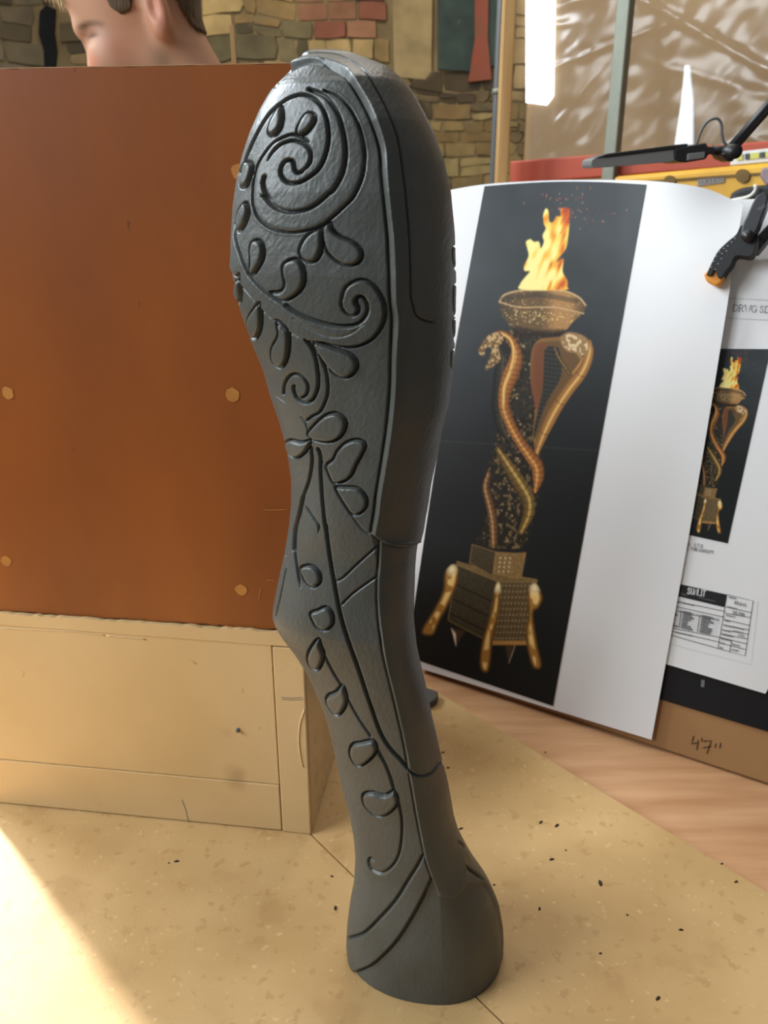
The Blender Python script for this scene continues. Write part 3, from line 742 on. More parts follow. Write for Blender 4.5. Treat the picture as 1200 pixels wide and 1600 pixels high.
# pedestal box, studs, collar, feet
faces = [([(340, 285), (630, 400), (545, 830), (275, 690)], srgb(62, 54, 38)), ([(650, 405), (915, 405), (850, 862), (595, 862)], srgb(92, 74, 48)), ([(340, 262), (600, 340), (920, 395), (920, 415), (640, 412), (340, 290)], srgb(112, 90, 54)),
         ([(450, 140), (625, 195), (600, 372), (430, 275)], srgb(66, 56, 38)), ([(620, 195), (760, 205), (840, 200), (805, 388), (600, 352)], srgb(126, 98, 58))]
for pl, c in faces:
    m, dd = softpoly(crop(*K4, pl), .8, False); lay(m, c)
    lay(m * sstep(.5, .8, vnoise(AX, AY, 2.0, 41)), np.array(c) * 1.7, .5); lay(m * np.clip(1.5 - dd, 0, 1), srgb(168, 130, 78), .6)
for i in range(10):
    for j in range(9):
        t = (j + .5) / 9; x0 = 655 - i * 5; x1 = 905 - i * 8; xx, yy = crop(*K4, [(x0 + (x1 - x0) * t, 440 + i * 42)])[0]
        lay(np.clip(1.35 - np.hypot(AX - xx, (AY - yy) * 1.2), 0, 1), srgb(214, 186, 140), .85); lay(np.clip(1.3 - np.hypot(AX - xx - 2, AY - yy - 3.5), 0, 1), srgb(34, 26, 18), .8)
for i in range(4):
    for j in range(3):
        xx, yy = crop(*K4, [(655 + j * 35 - i * 4, 240 + i * 32)])[0]; lay(np.clip(2.2 - np.hypot((AX - xx) * 1.3, AY - yy), 0, 1), srgb(216, 196, 156), .8)
for i in range(3):
    D, S, G, Lg = pdist(np.array(crop(*K4, [(330 - i * 18, 430 + i * 105), (590 - i * 25, 550 + i * 105)])), AX, AY); lay(np.clip(1.8 - D, 0, 1), srgb(28, 24, 18), .8)
m, dd = softpoly(crop(*K4, [(600, 836), (850, 836), (850, 866), (595, 866)]), .8, False); lay(m, srgb(176, 130, 70))
for pl in ([(310, 285), (350, 315), (345, 420), (290, 560), (215, 700), (170, 795), (92, 790), (95, 740), (180, 600), (240, 470), (252, 350)],
           [(640, 410), (658, 470), (645, 640), (605, 800), (572, 1050), (508, 1030), (520, 850), (585, 620), (610, 480)],
           [(905, 420), (960, 520), (930, 600), (892, 640), (920, 850), (952, 1020), (890, 1030), (850, 900), (835, 760), (855, 650), (850, 480)]):
    m, dd = softpoly(crop(*K4, pl), .9); lay(m, srgb(96, 66, 30)); lay(m * sstep(1, 5, dd), srgb(176, 124, 58), .85); lay(m * sstep(3, 7, dd) * sstep(.45, .7, vnoise(AX, AY * .6, 6, 51)), srgb(246, 206, 128), .9)
    top_ = crop(*K4, [pl[0]])[0]; lay(m * np.clip(1.2 - np.hypot(AX - top_[0] + 1, (AY - top_[1] - 8) * .8) / 9, 0, 1), srgb(252, 232, 178), .9)
for pl in ([(300, 745), (400, 765), (335, 878)], [(690, 868), (762, 868), (715, 996)]):
    m, dd = softpoly(crop(*K4, pl), .8, False); lay(m, srgb(70, 52, 34)); p2 = [pl[0], ((pl[0][0] * 2 + pl[1][0]) / 3, pl[0][1] + 40), pl[2]]
    m, dd = softpoly(crop(*K4, p2 if pl[0][0] < 500 else [pl[1], ((pl[0][0] + 2 * pl[1][0]) / 3, pl[0][1] + 70), pl[2]]), .8, False); lay(m, srgb(226, 206, 186))
lay(np.clip(1 - np.abs(AY - (690 + (AX - 700) * .06)) / 1.6, 0, 1) * .35, srgb(70, 74, 74))


def art(x, y):
    xi = np.clip(x - 636, 0, AX.shape[1] - 1.001); yi = np.clip(y - 284, 0, AX.shape[0] - 1.001); i = xi.astype(int); j = yi.astype(int); fx = (xi - i)[..., None]; fy = (yi - j)[..., None]
    return (ART[j, i] * (1 - fx) + ART[j, i + 1] * fx) * (1 - fy) + (ART[j + 1, i] * (1 - fx) + ART[j + 1, i + 1] * fx) * fy


# big print: curved sheet
big = empty('torch_print', 'large white print of a flaming serpent torch on black, curling at its top right', 'print')


def curl(x, y):
    base = .0075
    c = sstep(960, 1190, x) * sstep(700, 300, y); t = sstep(420, 270, y)
    return base + .010 * c * (1 - c) * 2 - .034 * c ** 2 * t * 1.0 + .006 * np.sin(x * .012) * sstep(900, 500, y) - .02 * t * 0


topE = smooth_line([(664, 306), (697, 298), (757, 288), (830, 283), (900, 281), (1000, 282), (1060, 287), (1110, 297), (1161, 320)], 4)
botE = smooth_line([(600, 1029), (658, 1045), (760, 1076), (860, 1107.5), (1018, 1156)], 4)
nu, nv = 110, 150
def resample(l, n):
    s = np.concatenate([[0], np.cumsum(np.linalg.norm(np.diff(l, axis=0), axis=1))]); t = np.linspace(0, s[-1], n); return np.stack([np.interp(t, s, l[:, k]) for k in (0, 1)], 1)
tE = resample(topE, nu); bE = resample(botE, nu)
vv = np.linspace(0, 1, nv)[:, None]
GX = tE[None, :, 0] * (1 - vv) + bE[None, :, 0] * vv; GY = tE[None, :, 1] * (1 - vv) + bE[None, :, 1] * vv
GX = GX + 4 * np.sin(vv * PI) * np.linspace(0, 1, nu)[None, :] ** 3


def ppoint(GX, GY, extra=0.0):
    d = ray(GX, GY); off = curl(GX, GY) + extra
    return C_ + d * ((((PP - C_) @ pn) + off) / (d @ pn))[..., None]


Pf = ppoint(GX, GY); Pbk = ppoint(GX, GY) - pn * .0004
o = put('paper', np.vstack([Pf.reshape(-1, 3), Pbk.reshape(-1, 3)]), np.vstack([grid_faces(nv, nu), grid_faces(nv, nu)[:, ::-1] + nu * nv]), M['paper'], big, smooth=True)
# printed picture (fine grid just in front of the sheet)
nu, nv = 290, 640
uu, vv = np.meshgrid(np.linspace(0, 1, nu), np.linspace(0, 1, nv))
TLx = lambda v: 757 + (636 - 757) * v - 5 * np.sin(v * PI); TLy = lambda v: 291 + (1026 - 291) * v
TRx = lambda v: 1010 + (864 - 1010) * v - 0 * v; TRy = lambda v: 288.5 + (1103 - 288.5) * v
GX2 = TLx(vv) * (1 - uu) + TRx(vv) * uu; GY2 = TLy(vv) * (1 - uu) + TRy(vv) * uu - 6 * np.sin(uu * PI) * (1 - vv) ** 6 + 2.5 * np.sin(uu * PI) * 0
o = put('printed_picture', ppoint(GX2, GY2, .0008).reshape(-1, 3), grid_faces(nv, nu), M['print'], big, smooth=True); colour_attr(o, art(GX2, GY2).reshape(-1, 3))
# small picture on the drawing sheet: same artwork through an affine map
src = np.array([[780, 460, 1], [914, 465, 1], [762, 1045, 1]], float); dst = np.array([[1111.5, 606.7], [1165, 613], [1093, 831]], float)
Aff = np.linalg.solve(np.hstack([dst, np.ones((3, 1))]), src[:, :2])
nu, nv = 110, 330
uu, vv = np.meshgrid(np.linspace(0, 1, nu), np.linspace(0, 1, nv))
q = [(1122, 545), (1204, 545.5), (1137, 849), (1040, 828)]
GX3 = (q[0][0] * (1 - uu) + q[1][0] * uu) * (1 - vv) + (q[3][0] * (1 - uu) + q[2][0] * uu) * vv; GY3 = (q[0][1] * (1 - uu) + q[1][1] * uu) * (1 - vv) + (q[3][1] * (1 - uu) + q[2][1] * uu) * vv
AC = np.stack([GX3, GY3, np.ones_like(GX3)], -1) @ Aff
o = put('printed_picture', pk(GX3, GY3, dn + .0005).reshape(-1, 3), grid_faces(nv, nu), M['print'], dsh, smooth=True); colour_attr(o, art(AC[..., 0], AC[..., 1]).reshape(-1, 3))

# lettering: stroke glyphs in a unit box (x right, y down), serif strokes for the headings
GL = {
 'D': [[(.1, 0), (.1, 1)], [(0, 0), (.4, 0), (.7, .2), (.78, .5), (.7, .8), (.4, 1), (0, 1)]], 'R': [[(.1, 0), (.1, 1)], [(0, 0), (.45, 0), (.65, .14), (.65, .36), (.45, .5), (.12, .5)], [(.35, .5), (.7, 1), (.82, 1)], [(0, 1), (.24, 1)]],
 'W': [[(.04, 0), (.3, 1), (.52, .1), (.76, 1), (1.0, 0)], [(-.06, 0), (.18, 0)], [(.9, 0), (1.1, 0)]], 'G': [[(.75, .22), (.6, .03), (.35, 0), (.1, .2), (.03, .5), (.1, .8), (.35, 1), (.6, .98), (.75, .85), (.75, .58)], [(.58, .58), (.86, .58)]],
 'S': [[(.55, .2), (.45, .03), (.25, 0), (.08, .12), (.1, .32), (.3, .48), (.52, .62), (.56, .85), (.38, 1), (.16, .97), (.04, .78)]],
 'U': [[(.08, 0), (.08, .75), (.22, .97), (.48, .97), (.62, .75), (.62, 0)]], 'N': [[(.08, 1), (.08, 0), (.62, 1), (.62, 0)]], 'L': [[(.1, 0), (.1, 1), (.55, 1)]], 'I': [[(.15, 0), (.15, 1)], [(.03, 0), (.27, 0)], [(.03, 1), (.27, 1)]],
 'T': [[(0, 0), (.7, 0)], [(.35, 0), (.35, 1)]], 'F': [[(.1, 1), (.1, 0), (.55, 0)], [(.1, .48), (.45, .48)]], 'O': [[(.38, 0), (.1, .2), (.04, .5), (.1, .8), (.38, 1), (.66, .8), (.72, .5), (.66, .2), (.38, 0)]], 'C': [[(.65, .2), (.4, 0), (.12, .2), (.04, .5), (.12, .8), (.4, 1), (.65, .82)]],
 'E': [[(.55, 0), (.1, 0), (.1, 1), (.55, 1)], [(.1, .5), (.45, .5)]], 'P': [[(.1, 1), (.1, 0), (.5, 0), (.65, .15), (.65, .35), (.5, .5), (.1, .5)]], 'A': [[(0, 1), (.35, 0), (.7, 1)], [(.14, .62), (.56, .62)]], 'B': [[(.1, 0), (.1, 1), (.5, 1), (.64, .84), (.62, .6), (.45, .5), (.1, .5)], [(.45, .5), (.58, .36), (.58, .14), (.45, 0), (.1, 0)]],
 'Y': [[(0, 0), (.33, .5), (.66, 0)], [(.33, .5), (.33, 1)]], '.': [[(.1, .92), (.1, 1)]], '-': [[(.1, .55), (.4, .55)]], ' ': [],
 '0': [[(.3, 0), (.08, .25), (.08, .75), (.3, 1), (.52, .75), (.52, .25), (.3, 0)]], '2': [[(.08, .2), (.25, 0), (.5, .1), (.5, .35), (.08, 1), (.55, 1)]], '4': [[(.42, 1), (.42, 0), (.04, .68), (.6, .68)]], '5': [[(.52, 0), (.14, 0), (.1, .42), (.36, .36), (.54, .6), (.46, .9), (.22, 1), (.05, .88)]], '6': [[(.48, .05), (.2, .2), (.06, .6), (.16, .95), (.42, .97), (.54, .72), (.42, .5), (.16, .52), (.07, .66)]], '1': [[(.1, .2), (.3, 0), (.3, 1)]], '3': [[(.06, .05), (.5, .05), (.26, .4), (.52, .65), (.4, .97), (.06, .92)]], '7': [[(.05, 0), (.55, 0), (.2, 1)]], '8': [[(.3, .45), (.1, .25), (.3, 0), (.5, .25), (.3, .45), (.06, .75), (.3, 1), (.54, .75), (.3, .45)]],
}
ADV = {'W': 1.15, 'I': .38, '.': .25, ' ': .4, 'G': .95, 'D': .92, 'R': .9}


def text(name, s, p0, p1, hgt, wdt, off, mat, parent, tilt=0.0):
    """write s along p0 -> p1 (pixels), caps hgt px tall, on the leaning plane"""
    p0 = np.array(p0, float); p1 = np.array(p1, float); tot = sum(ADV.get(c, .78) for c in s); dx = (p1 - p0) / tot; dyv = np.array([-hgt * tilt, hgt])
    x = 0; st = []
    for c in s:
        for g in GL[c]:
            gg = np.array(g, float); gg = smooth_line(gg, .12) if len(gg) > 4 and c in 'DGSO0C6' else gg
            st.append([p0 + dx * (x + a) + dyv * (b - 1) for a, b in gg])
        x += ADV.get(c, .78)
    return put(name, *ribbons(st, wdt, lambda a, b: pk(a, b, off)), mat, parent)


text('heading_text', 'DRWG SD', (1145, 486), (1203, 489), 10, 1.0, dn + .0005, M['ink_grey'], dsh, .12)
rul = [[(1140, 466), (1215, 470)], [(1133, 497), (1215, 501)]]
put('ruled_line', *ribbons(rul, .8, lambda a, b: pk(a, b, dn + .0005)), M['ink_light'], dsh)
text('caption_text', 'N.T.S', (1084, 853.6), (1099, 856), 4.6, .8, dn + .0005, M['ink_grey'], dsh)
text('caption_text', 'FOR CONCEPT', (1079.5, 859.5), (1115.5, 866), 4.8, .8, dn + .0005, M['ink_grey'], dsh)
for q_ in ([[(1063 + 2.4 * k, 846.5 + .4 * k), (1063.8 + 2.4 * k, 851 + .4 * k)] for k in range(7)], [[(1062 + 2.4 * k, 853.5 + .4 * k), (1063 + 2.4 * k, 858 + .4 * k)] for k in range(6)]):
    put('caption_mark', *ribbons(q_, .8, lambda a, b: pk(a, b, dn + .0005)), M['ink_grey'], dsh)
tpix = lambda x, y: (1000 + x / 3.636, 800 + y / 3.636)
pslab('title_bar', [tpix(185, 400), tpix(495, 470), tpix(482, 542), tpix(170, 468)], dn + .0004, .0003, M['ink'], dsh)
text('title_text', 'SUNLIT', tpix(268, 464), tpix(372, 480), 9, 1.4, dn + .0008, M['ink_white'], dsh, .15)
text('title_subtext', 'CO.E.ENTE', tpix(335, 484), tpix(425, 506), 3, .5, dn + .0008, M['ink_light'], dsh) if False else None
sub = [[tpix(a, b + 4 * math.sin(a)) for a in np.arange(x0, x1, 6)] for x0, x1, b in ((330, 425, 488), (345, 400, 500))]
put('title_subline', *ribbons([[tpix(332 + 4 * k, 482 + k * .95), tpix(334 + 4 * k, 489 + k * .95)] for k in range(24)] + [[tpix(232 + 4 * k, 458 + k), tpix(233 + 4 * k, 470 + k)] for k in range(9)], .45, lambda a, b: pk(a, b, dn + .0008)), M['ink_grey'], dsh)
tl = [[(495, 470), (643, 505), (597, 818), (443, 775), (160, 695)], [(490, 540), (635, 572)], [(482, 542), (455, 700), (443, 775)], [(486, 575), (630, 600)], [(478, 610), (625, 645)], [(472, 640), (620, 670)], [(466, 668), (615, 695)], [(462, 690), (610, 722)], [(455, 712), (608, 750)], [(450, 742), (602, 782)], [(520, 735), (508, 796)],
      [(176, 500), (484, 565)], [(172, 530), (480, 598)], [(235, 560), (222, 655)], [(340, 585), (325, 680)], [(160, 655), (452, 712)], [(155, 672), (448, 738)]]
put('title_grid', *ribbons([[tpix(*p) for p in s] for s in tl], .9, lambda a, b: pk(a, b, dn + .0006)), M['ink'], dsh)
fine = []
for c0, c1 in ((175, 232), (240, 336), (346, 455)):
    for k in range(8): fine.append([tpix(c0 - k * 2, 545 + (c0 - 175) * .22 + k * 13), tpix(c1 - k * 2, 545 + (c1 - 175) * .22 + k * 13)])
put('title_rule', *ribbons(fine, .35, lambda a, b: pk(a, b, dn + .0005)), M['ink_grey'], dsh)
blk = []
for c0, c1 in ((178, 215), (246, 300), (352, 410)):
    for k in range(8):
        x = c0 - k * 2; e = c1 - k * 2 + random.uniform(-22, 14)
        while x < e:
            b_ = 545 + (x - 175) * .22 + k * 13; blk.append([tpix(x, b_ + 1.5), tpix(x + random.uniform(-1, 1.5), b_ + 10.5)]); x += random.uniform(2.4, 4.2)
put('small_print', *ribbons(blk, .75, lambda a, b: pk(a, b, dn + .0007)), M['ink_grey'], dsh)
text('number_text', '60.645', tpix(536, 522), tpix(606, 540), 5, .9, dn + .0007, M['ink_grey'], dsh)
text('number_text', '50.200', tpix(526, 578), tpix(596, 594), 5, .9, dn + .0007, M['ink_grey'], dsh)
for k, (x0, x1, y0) in enumerate(((505, 545, 480), (495, 550, 535), (490, 540, 583), (480, 510, 612), (478, 520, 640), (520, 595, 648), (470, 515, 668), (528, 590, 672), (558, 590, 695), (465, 530, 692), (460, 520, 716), (455, 480, 740), (525, 570, 748), (452, 472, 766), (520, 560, 778), (205, 310, 505), (215, 450, 560), (205, 300, 680))):
    st = []; x = x0
    while x < x1: st.append([tpix(x, y0 + (x - x0) * .22), tpix(x + random.uniform(-1, 2), y0 + (x - x0) * .22 + 7)]); x += random.uniform(3, 6)
    put('field_print', *ribbons(st, .7, lambda a, b: pk(a, b, dn + .0007)), M['ink_grey'], dsh)
fr_ = [[tpix(670, 510), tpix(632, 868), tpix(150, 745)]]
put('sheet_border', *ribbons(fr_, .5, lambda a, b: pk(a, b, dn + .0005)), M['ink_light'], dsh)

# ------------------------------------------------------------------ spring clamp
clp = empty('spring_clamp', 'black spring clamp with orange jaw tip gripping the drawing and the print', 'clamp')


def ck(pts, off): return [pk(a, b, off) for a, b in pts]


jaw = smooth_line([(1104, 428), (1112, 410), (1122, 392), (1136, 378), (1150, 366), (1158, 352), (1172, 356), (1184, 368), (1180, 388), (1172, 401), (1150, 400), (1142, 414), (1134, 424), (1127, 434), (1121, 433), (1117, 420), (1112, 430), (1105, 430)], 3, True)[:-1]
slab('jaw', ck(jaw, .036), -pn * .020, M['rubber_black'], clp, .003)
slab('jaw_pad', ck([(1099, 428), (1112, 418), (1132, 428), (1127, 441), (1119, 447), (1103, 439)], .032), -pn * .013, M['orange'], clp, .002)
hdl = smooth_line([(1158, 372), (1160, 352), (1168, 334), (1176, 316), (1184, 304), (1194, 300), (1200, 306), (1197, 322), (1190, 340), (1184, 356), (1176, 368), (1166, 374)], 3, True)[:-1]
slab('handle', ck(hdl, .042), -pn * .018, M['plastic_black'], clp, .005)
hd2 = smooth_line([(1174, 386), (1174, 376), (1186, 364), (1200, 350), (1222, 330), (1240, 318), (1246, 328), (1228, 350), (1204, 370), (1190, 386), (1180, 396)], 3, True)[:-1]
slab('handle', ck(hd2, .016), -pn * .018, M['plastic_black'], clp, .005)
bkj = smooth_line([(1150, 396), (1180, 380), (1178, 402), (1160, 430), (1146, 436), (1140, 428)], 3, True)[:-1]
c = pk(1170., 372., .03)
o = tube('pivot_pin', [c + pn * .014, c, c - pn * .03], .006, M['black_metal'], clp)
for i, (x, y) in enumerate([(1111, 417), (1117, 421), (1115, 408), (1122, 412), (1119, 400), (1127, 404), (1124, 393), (1131, 388), (1137, 384), (1143, 378), (1148, 372), (1128, 396), (1135, 392)]):
    c = pk(float(x), float(y), .0362); r = .0007
    slab('jaw_tooth', [c + pt * r * a + pu * r * b for a, b in ((-1, -.6), (1, -.6), (1, .6), (-1, .6))], -pn * .002, M['speck'], clp)

# ------------------------------------------------------------------ desk lamp
lamp = empty('desk_lamp', 'black and grey desk lamp with a long flat head above the white print', 'lamp')
LY = 1.22


def lk(x, y, d=0.0): return at_depth(np.array(float(x)), np.array(float(y)), LY + d)


hp = smooth_line([(924, 256), (926, 249), (934, 246), (948, 242), (1000, 236), (1056, 230), (1056, 250), (1000, 257), (934, 262), (926, 261)], 4, True)[:-1]
slab('lamp_head', [lk(a, b) for a, b in hp], (0, .06, 0), M['lamp_grey'], lamp, .003)
slab('head_cover', [lk(a, b, -.002) for a, b in ((930, 247), (948, 240), (1056, 226), (1075, 224), (1075, 229), (1056, 233), (948, 246))], (0, .064, 0), M['black_metal'], lamp, .0015)
slab('bracket', [lk(a, b, -.004) for a, b in ((1054, 232), (1080, 227), (1104, 223), (1106, 229), (1114, 229), (1119, 233), (1120, 239), (1108, 241), (1103, 249), (1072, 254), (1060, 253), (1054, 248))], (0, .068, 0), M['black_metal'], lamp, .002)
slab('switch_plate', [lk(a, b, -.007) for a, b in ((1075, 240), (1102, 237), (1101, 247), (1074, 251))], (0, .004, 0), M['lamp_grey'], lamp, .001)
jc = lk(1136, 238, .02)
tube('joint', [jc + np.array([0, -.03, 0]), jc, jc + np.array([0, .03, 0])], [.0095, .0105, .0095], M['black_metal'], lamp, 16)
tube('neck', [lk(1112, 234, .02), lk(1124, 236, .02), lk(1136, 238, .02)], [.006, .006, .008], M['black_metal'], lamp)
slab('joint_knuckle', [lk(a, b, 0) for a, b in ((1128, 240), (1144, 236), (1150, 246), (1146, 253), (1136, 252))], (0, .03, 0), M['black_metal'], lamp, .003)
e0 = lk(1143, 232, .02); e1_ = lk(1330, 20, .02)
for s in (-1, 1): tube('arm_rod', [e0 + np.array([.006 * s, 0, .004 * s]), (e0 + e1_) / 2 + np.array([.006 * s, 0, .004 * s]), e1_ + np.array([.006 * s, 0, .004 * s])], .0055, M['black_metal'], lamp)
tube('elbow', [e1_ + np.array([0, -.03, 0]), e1_, e1_ + np.array([0, .03, 0])], .02, M['black_metal'], lamp)
base = np.array([.98, 1.05, TZ])
tube('lower_arm', [e1_, (e1_ * .5 + (base + [0, 0, .1]) * .5), base + [0, 0, .06]], .008, M['black_metal'], lamp)
tube('base', [base + [0, 0, .001], base + [0, 0, .02], base + [0, 0, .06]], [.06, .055, .012], M['black_metal'], lamp, 24)
cp = smooth_line([(1088, 226), (1094, 208), (1102, 194), (1113, 186), (1122, 186), (1127, 194), (1128, 210), (1131, 222), (1138, 228)], 3)
tube('power_cord', [lk(a, b, .02) for a, b in cp], .0019, M['pipe'], lamp, 8)

# ------------------------------------------------------------------ carved leg
# silhouettes read as centre-line rows; relief carved into a dense loft
LEFT = [(83, 494), (85, 484), (88, 477), (95, 469), (105, 459), (115, 450), (125, 440), (137, 428), (150, 419), (173, 406), (210, 390), (247, 378), (277, 371), (323, 364), (380, 361), (407, 361), (437, 365), (472, 372), (497, 380), (543, 397), (580, 412), (613, 421), (660, 437), (697, 447), (720, 451), (750, 455), (787, 455), (827, 451), (869, 444), (907, 435), (937, 429), (955, 426), (968, 426.5), (988, 437), (1019, 461), (1047, 479), (1081, 494), (1115, 508), (1149, 517), (1195, 527), (1237, 536), (1266, 545), (1310, 553), (1341, 555), (1379, 553), (1416, 546), (1450, 542), (1475, 541), (1491, 543)]
RIGHT = [(83, 525), (85, 540), (88, 552), (98, 573), (117, 604), (132, 621), (148, 636), (180, 653), (213, 670), (257, 686), (297, 695), (337, 699), (370, 702), (405, 703), (440, 704), (470, 704), (520, 703), (577, 700), (627, 693), (677, 680), (710, 675), (747, 667), (800, 659), (824, 655), (850, 648), (880, 645), (915, 644), (957, 643), (1000, 647), (1036, 655), (1064, 662), (1115, 672), (1144, 679), (1183, 688), (1217, 697), (1235, 700), (1269, 706), (1301, 716), (1327, 729), (1353, 744), (1384, 766), (1416, 780), (1450, 786), (1475, 787), (1491, 786)]
RIDGE = [(83, 480), (95, 500), (107, 520), (120, 540), (143, 557), (173, 573), (207, 587), (237, 595), (270, 597), (320, 602), (370, 607), (433, 608), (500, 613), (550, 612), (600, 611), (650, 607), (690, 601), (733, 595), (773, 588), (835, 580), (900, 592), (1000, 592), (1064, 612), (1148, 632), (1206, 638), (1255, 645), (1301, 655), (1341, 664), (1375, 675), (1403, 688), (1450, 690), (1575, 690)]
LY0 = .54
yc = np.concatenate([np.linspace(83, 130, 90), np.linspace(130.8, 1491, 960)])
lx = np.interp(yc, [a for a, b in LEFT], [b for a, b in LEFT])
rx = np.interp(yc, [a for a, b in RIGHT], [b for a, b in RIGHT])


def lsm(v, k=9):
    kk = np.ones(k) / k; return np.convolve(np.pad(v, k // 2, mode='edge'), kk, 'valid')


lx = np.where(yc > 130, lsm(lx, 11), lx); rx = np.where(yc > 130, lsm(rx, 11), rx)
PL_ = at_depth(lx, yc, LY0); PR_ = at_depth(rx, yc, LY0)
XL, XR, ZZ = PL_[:, 0], PR_[:, 0], PL_[:, 2]
ZZ = ZZ - ZZ.min()
half = (XR - XL) / 2
bf = np.interp(yc, [83, 86, 95, 110, 140, 200, 300, 420, 600, 760, 850, 960, 1100, 1250, 1340, 1430, 1491], [.002, .007, .014, .025, .041, .052, .058, .060, .054, .046, .042, .044, .040, .038, .040, .050, .052])
bb_ = np.minimum(bf * 1.05, half * 1.1 + .004)
kk_ = np.interp(yc, [83, 200, 700, 850, 1200, 1350, 1440, 1491], [.25, .28, .3, .2, .2, .15, .05, .0])
NF, NBK = 340, 50
# where the ridge sits on every row (ridge pixel corrected for the parallax of the front surface)
gx = np.zeros(len(yc))
for i in range(len(yc)):
    u_ = (XL[i] + XR[i]) / 2
    for it in range(2):
        px, py = project(np.array([u_, LY0 - bf[i], ZZ[i]]))
        gpx = np.interp(py, [a for a, b in RIDGE], [b for a, b in RIDGE])
        u_ = on_plane(np.array(gpx), np.array(py), np.array([0, LY0 - bf[i], 0]), np.array([0, 1., 0]))[0]
    gx[i] = np.clip((u_ - (XL[i] + XR[i]) / 2) / half[i], -.75, .75)
gx = lsm(gx, 15)
th = np.linspace(-PI / 2, PI / 2, NF)
g = gx[:, None]; tt = np.sin(th)[None, :]
uF = np.where(tt < 0, g + (g + 1) * tt, g + (1 - g) * tt); at_ = np.abs(tt)
k_ = kk_[:, None]
wF = np.sqrt(np.maximum(0, 1 - at_ ** 2)) * (1 - k_) + (1 - at_) * k_
thb = np.linspace(PI / 2, 3 * PI / 2, NBK + 2)[1:-1]
uB = np.sin(thb)[None, :].repeat(len(yc), 0); wB = np.cos(thb)[None, :].repeat(len(yc), 0)
cx_ = ((XL + XR) / 2)[:, None]; hx = half[:, None]
X3 = np.hstack([cx_ + hx * uF, cx_ + hx * uB]); Y3 = np.hstack([LY0 - bf[:, None] * wF, LY0 - bb_[:, None] * wB]); Z3 = np.repeat(ZZ[:, None], NF + NBK, 1)
LP = np.stack([X3, Y3, Z3], -1)
frontmask = np.zeros(LP.shape[:2]); frontmask[:, :NF] = np.clip(1.0 - (np.abs(th) - 1.40) / .17, 0, 1)[None, :]
dU = np.roll(LP, -1, 1) - np.roll(LP, 1, 1); dV = np.gradient(LP, axis=0)
NN = np.cross(dU, dV); NN /= np.maximum(np.linalg.norm(NN, axis=2), 1e-12)[..., None]
if NN[500, NF // 2, 1] > 0: NN = -NN
PXX, PYY = project(LP)

# relief raster, 2 samples per pixel
RX0, RY0, RS = 345, 70, 1.7
RXX, RYY = np.meshgrid(np.arange(345, 810, 1 / RS), np.arange(70, 1590, 1 / RS))
GRV = np.zeros(RXX.shape); RAI = np.zeros(RXX.shape); LAB = np.zeros(RXX.shape, np.int16)


def sub(line, m):
    x0, x1 = line[:, 0].min() - m, line[:, 0].max() + m; y0, y1 = line[:, 1].min() - m, line[:, 1].max() + m
    return np.s_[max(0, int((y0 - RY0) * RS)):max(0, int((y1 - RY0) * RS) + 1), max(0, int((x0 - RX0) * RS)):max(0, int((x1 - RX0) * RS) + 1)]


def cut(pts, wid=3.0, dep=3.0, closed=False, wide_side=0, wide=3.0, taper=False):
    """groove of full width wid px, dep mm; optional broad bevel on one side"""
    line = smooth_line(pts, 5, closed); s = sub(line, 12); X, Y = RXX[s], RYY[s]
    if X.size == 0: return
    D, S, G, Lg = pdist(line, X, Y); hw = np.full(D.shape, wid / 2)
    if taper: hw = hw * np.clip(np.minimum(S, Lg - S) / (Lg * .25) + .25, .25, 1)
    if wide_side: hw = np.where(G == wide_side, hw * wide, hw)
    GRV[s] = np.minimum(GRV[s], -dep * (1 - sstep(.25, 1.0, D / (hw + .6))) * (np.clip(hw / (wid / 2), .4, 1) if taper else 1))


def leaf(pts, amp=2.2, wid=3.0, dep=3.2, lab=None, rim=5.0):
    line = smooth_line(pts, 4, True); s = sub(line, 8); X, Y = RXX[s], RYY[s]
    if X.size == 0: return
    m = inside(line[:-1], X, Y); D, S, G, Lg = pdist(line, X, Y)
    RAI[s] = np.maximum(RAI[s], np.where(m, amp * np.sqrt(np.clip(D / rim, 0, 1)), 0))
    GRV[s] = np.minimum(GRV[s], -dep * (1 - sstep(.3, 1.0, D / (wid / 2 + .6))))
    if lab: LAB[s] = np.where(m, lab, LAB[s])


def region(pts, amp, soft=2.0, lab=None, sm=False):
    line = smooth_line(pts, 4, True) if sm else np.vstack([np.array(pts, float), pts[0]])
    s = sub(line, 8); X, Y = RXX[s], RYY[s]; m = inside(line[:-1], X, Y); D, S, G, Lg = pdist(line, X, Y)
    if amp: RAI[s] += amp * np.clip(.5 + np.where(m, D, -D) / (2 * soft), 0, 1)
    if lab: LAB[s] = np.where(m, lab, LAB[s])


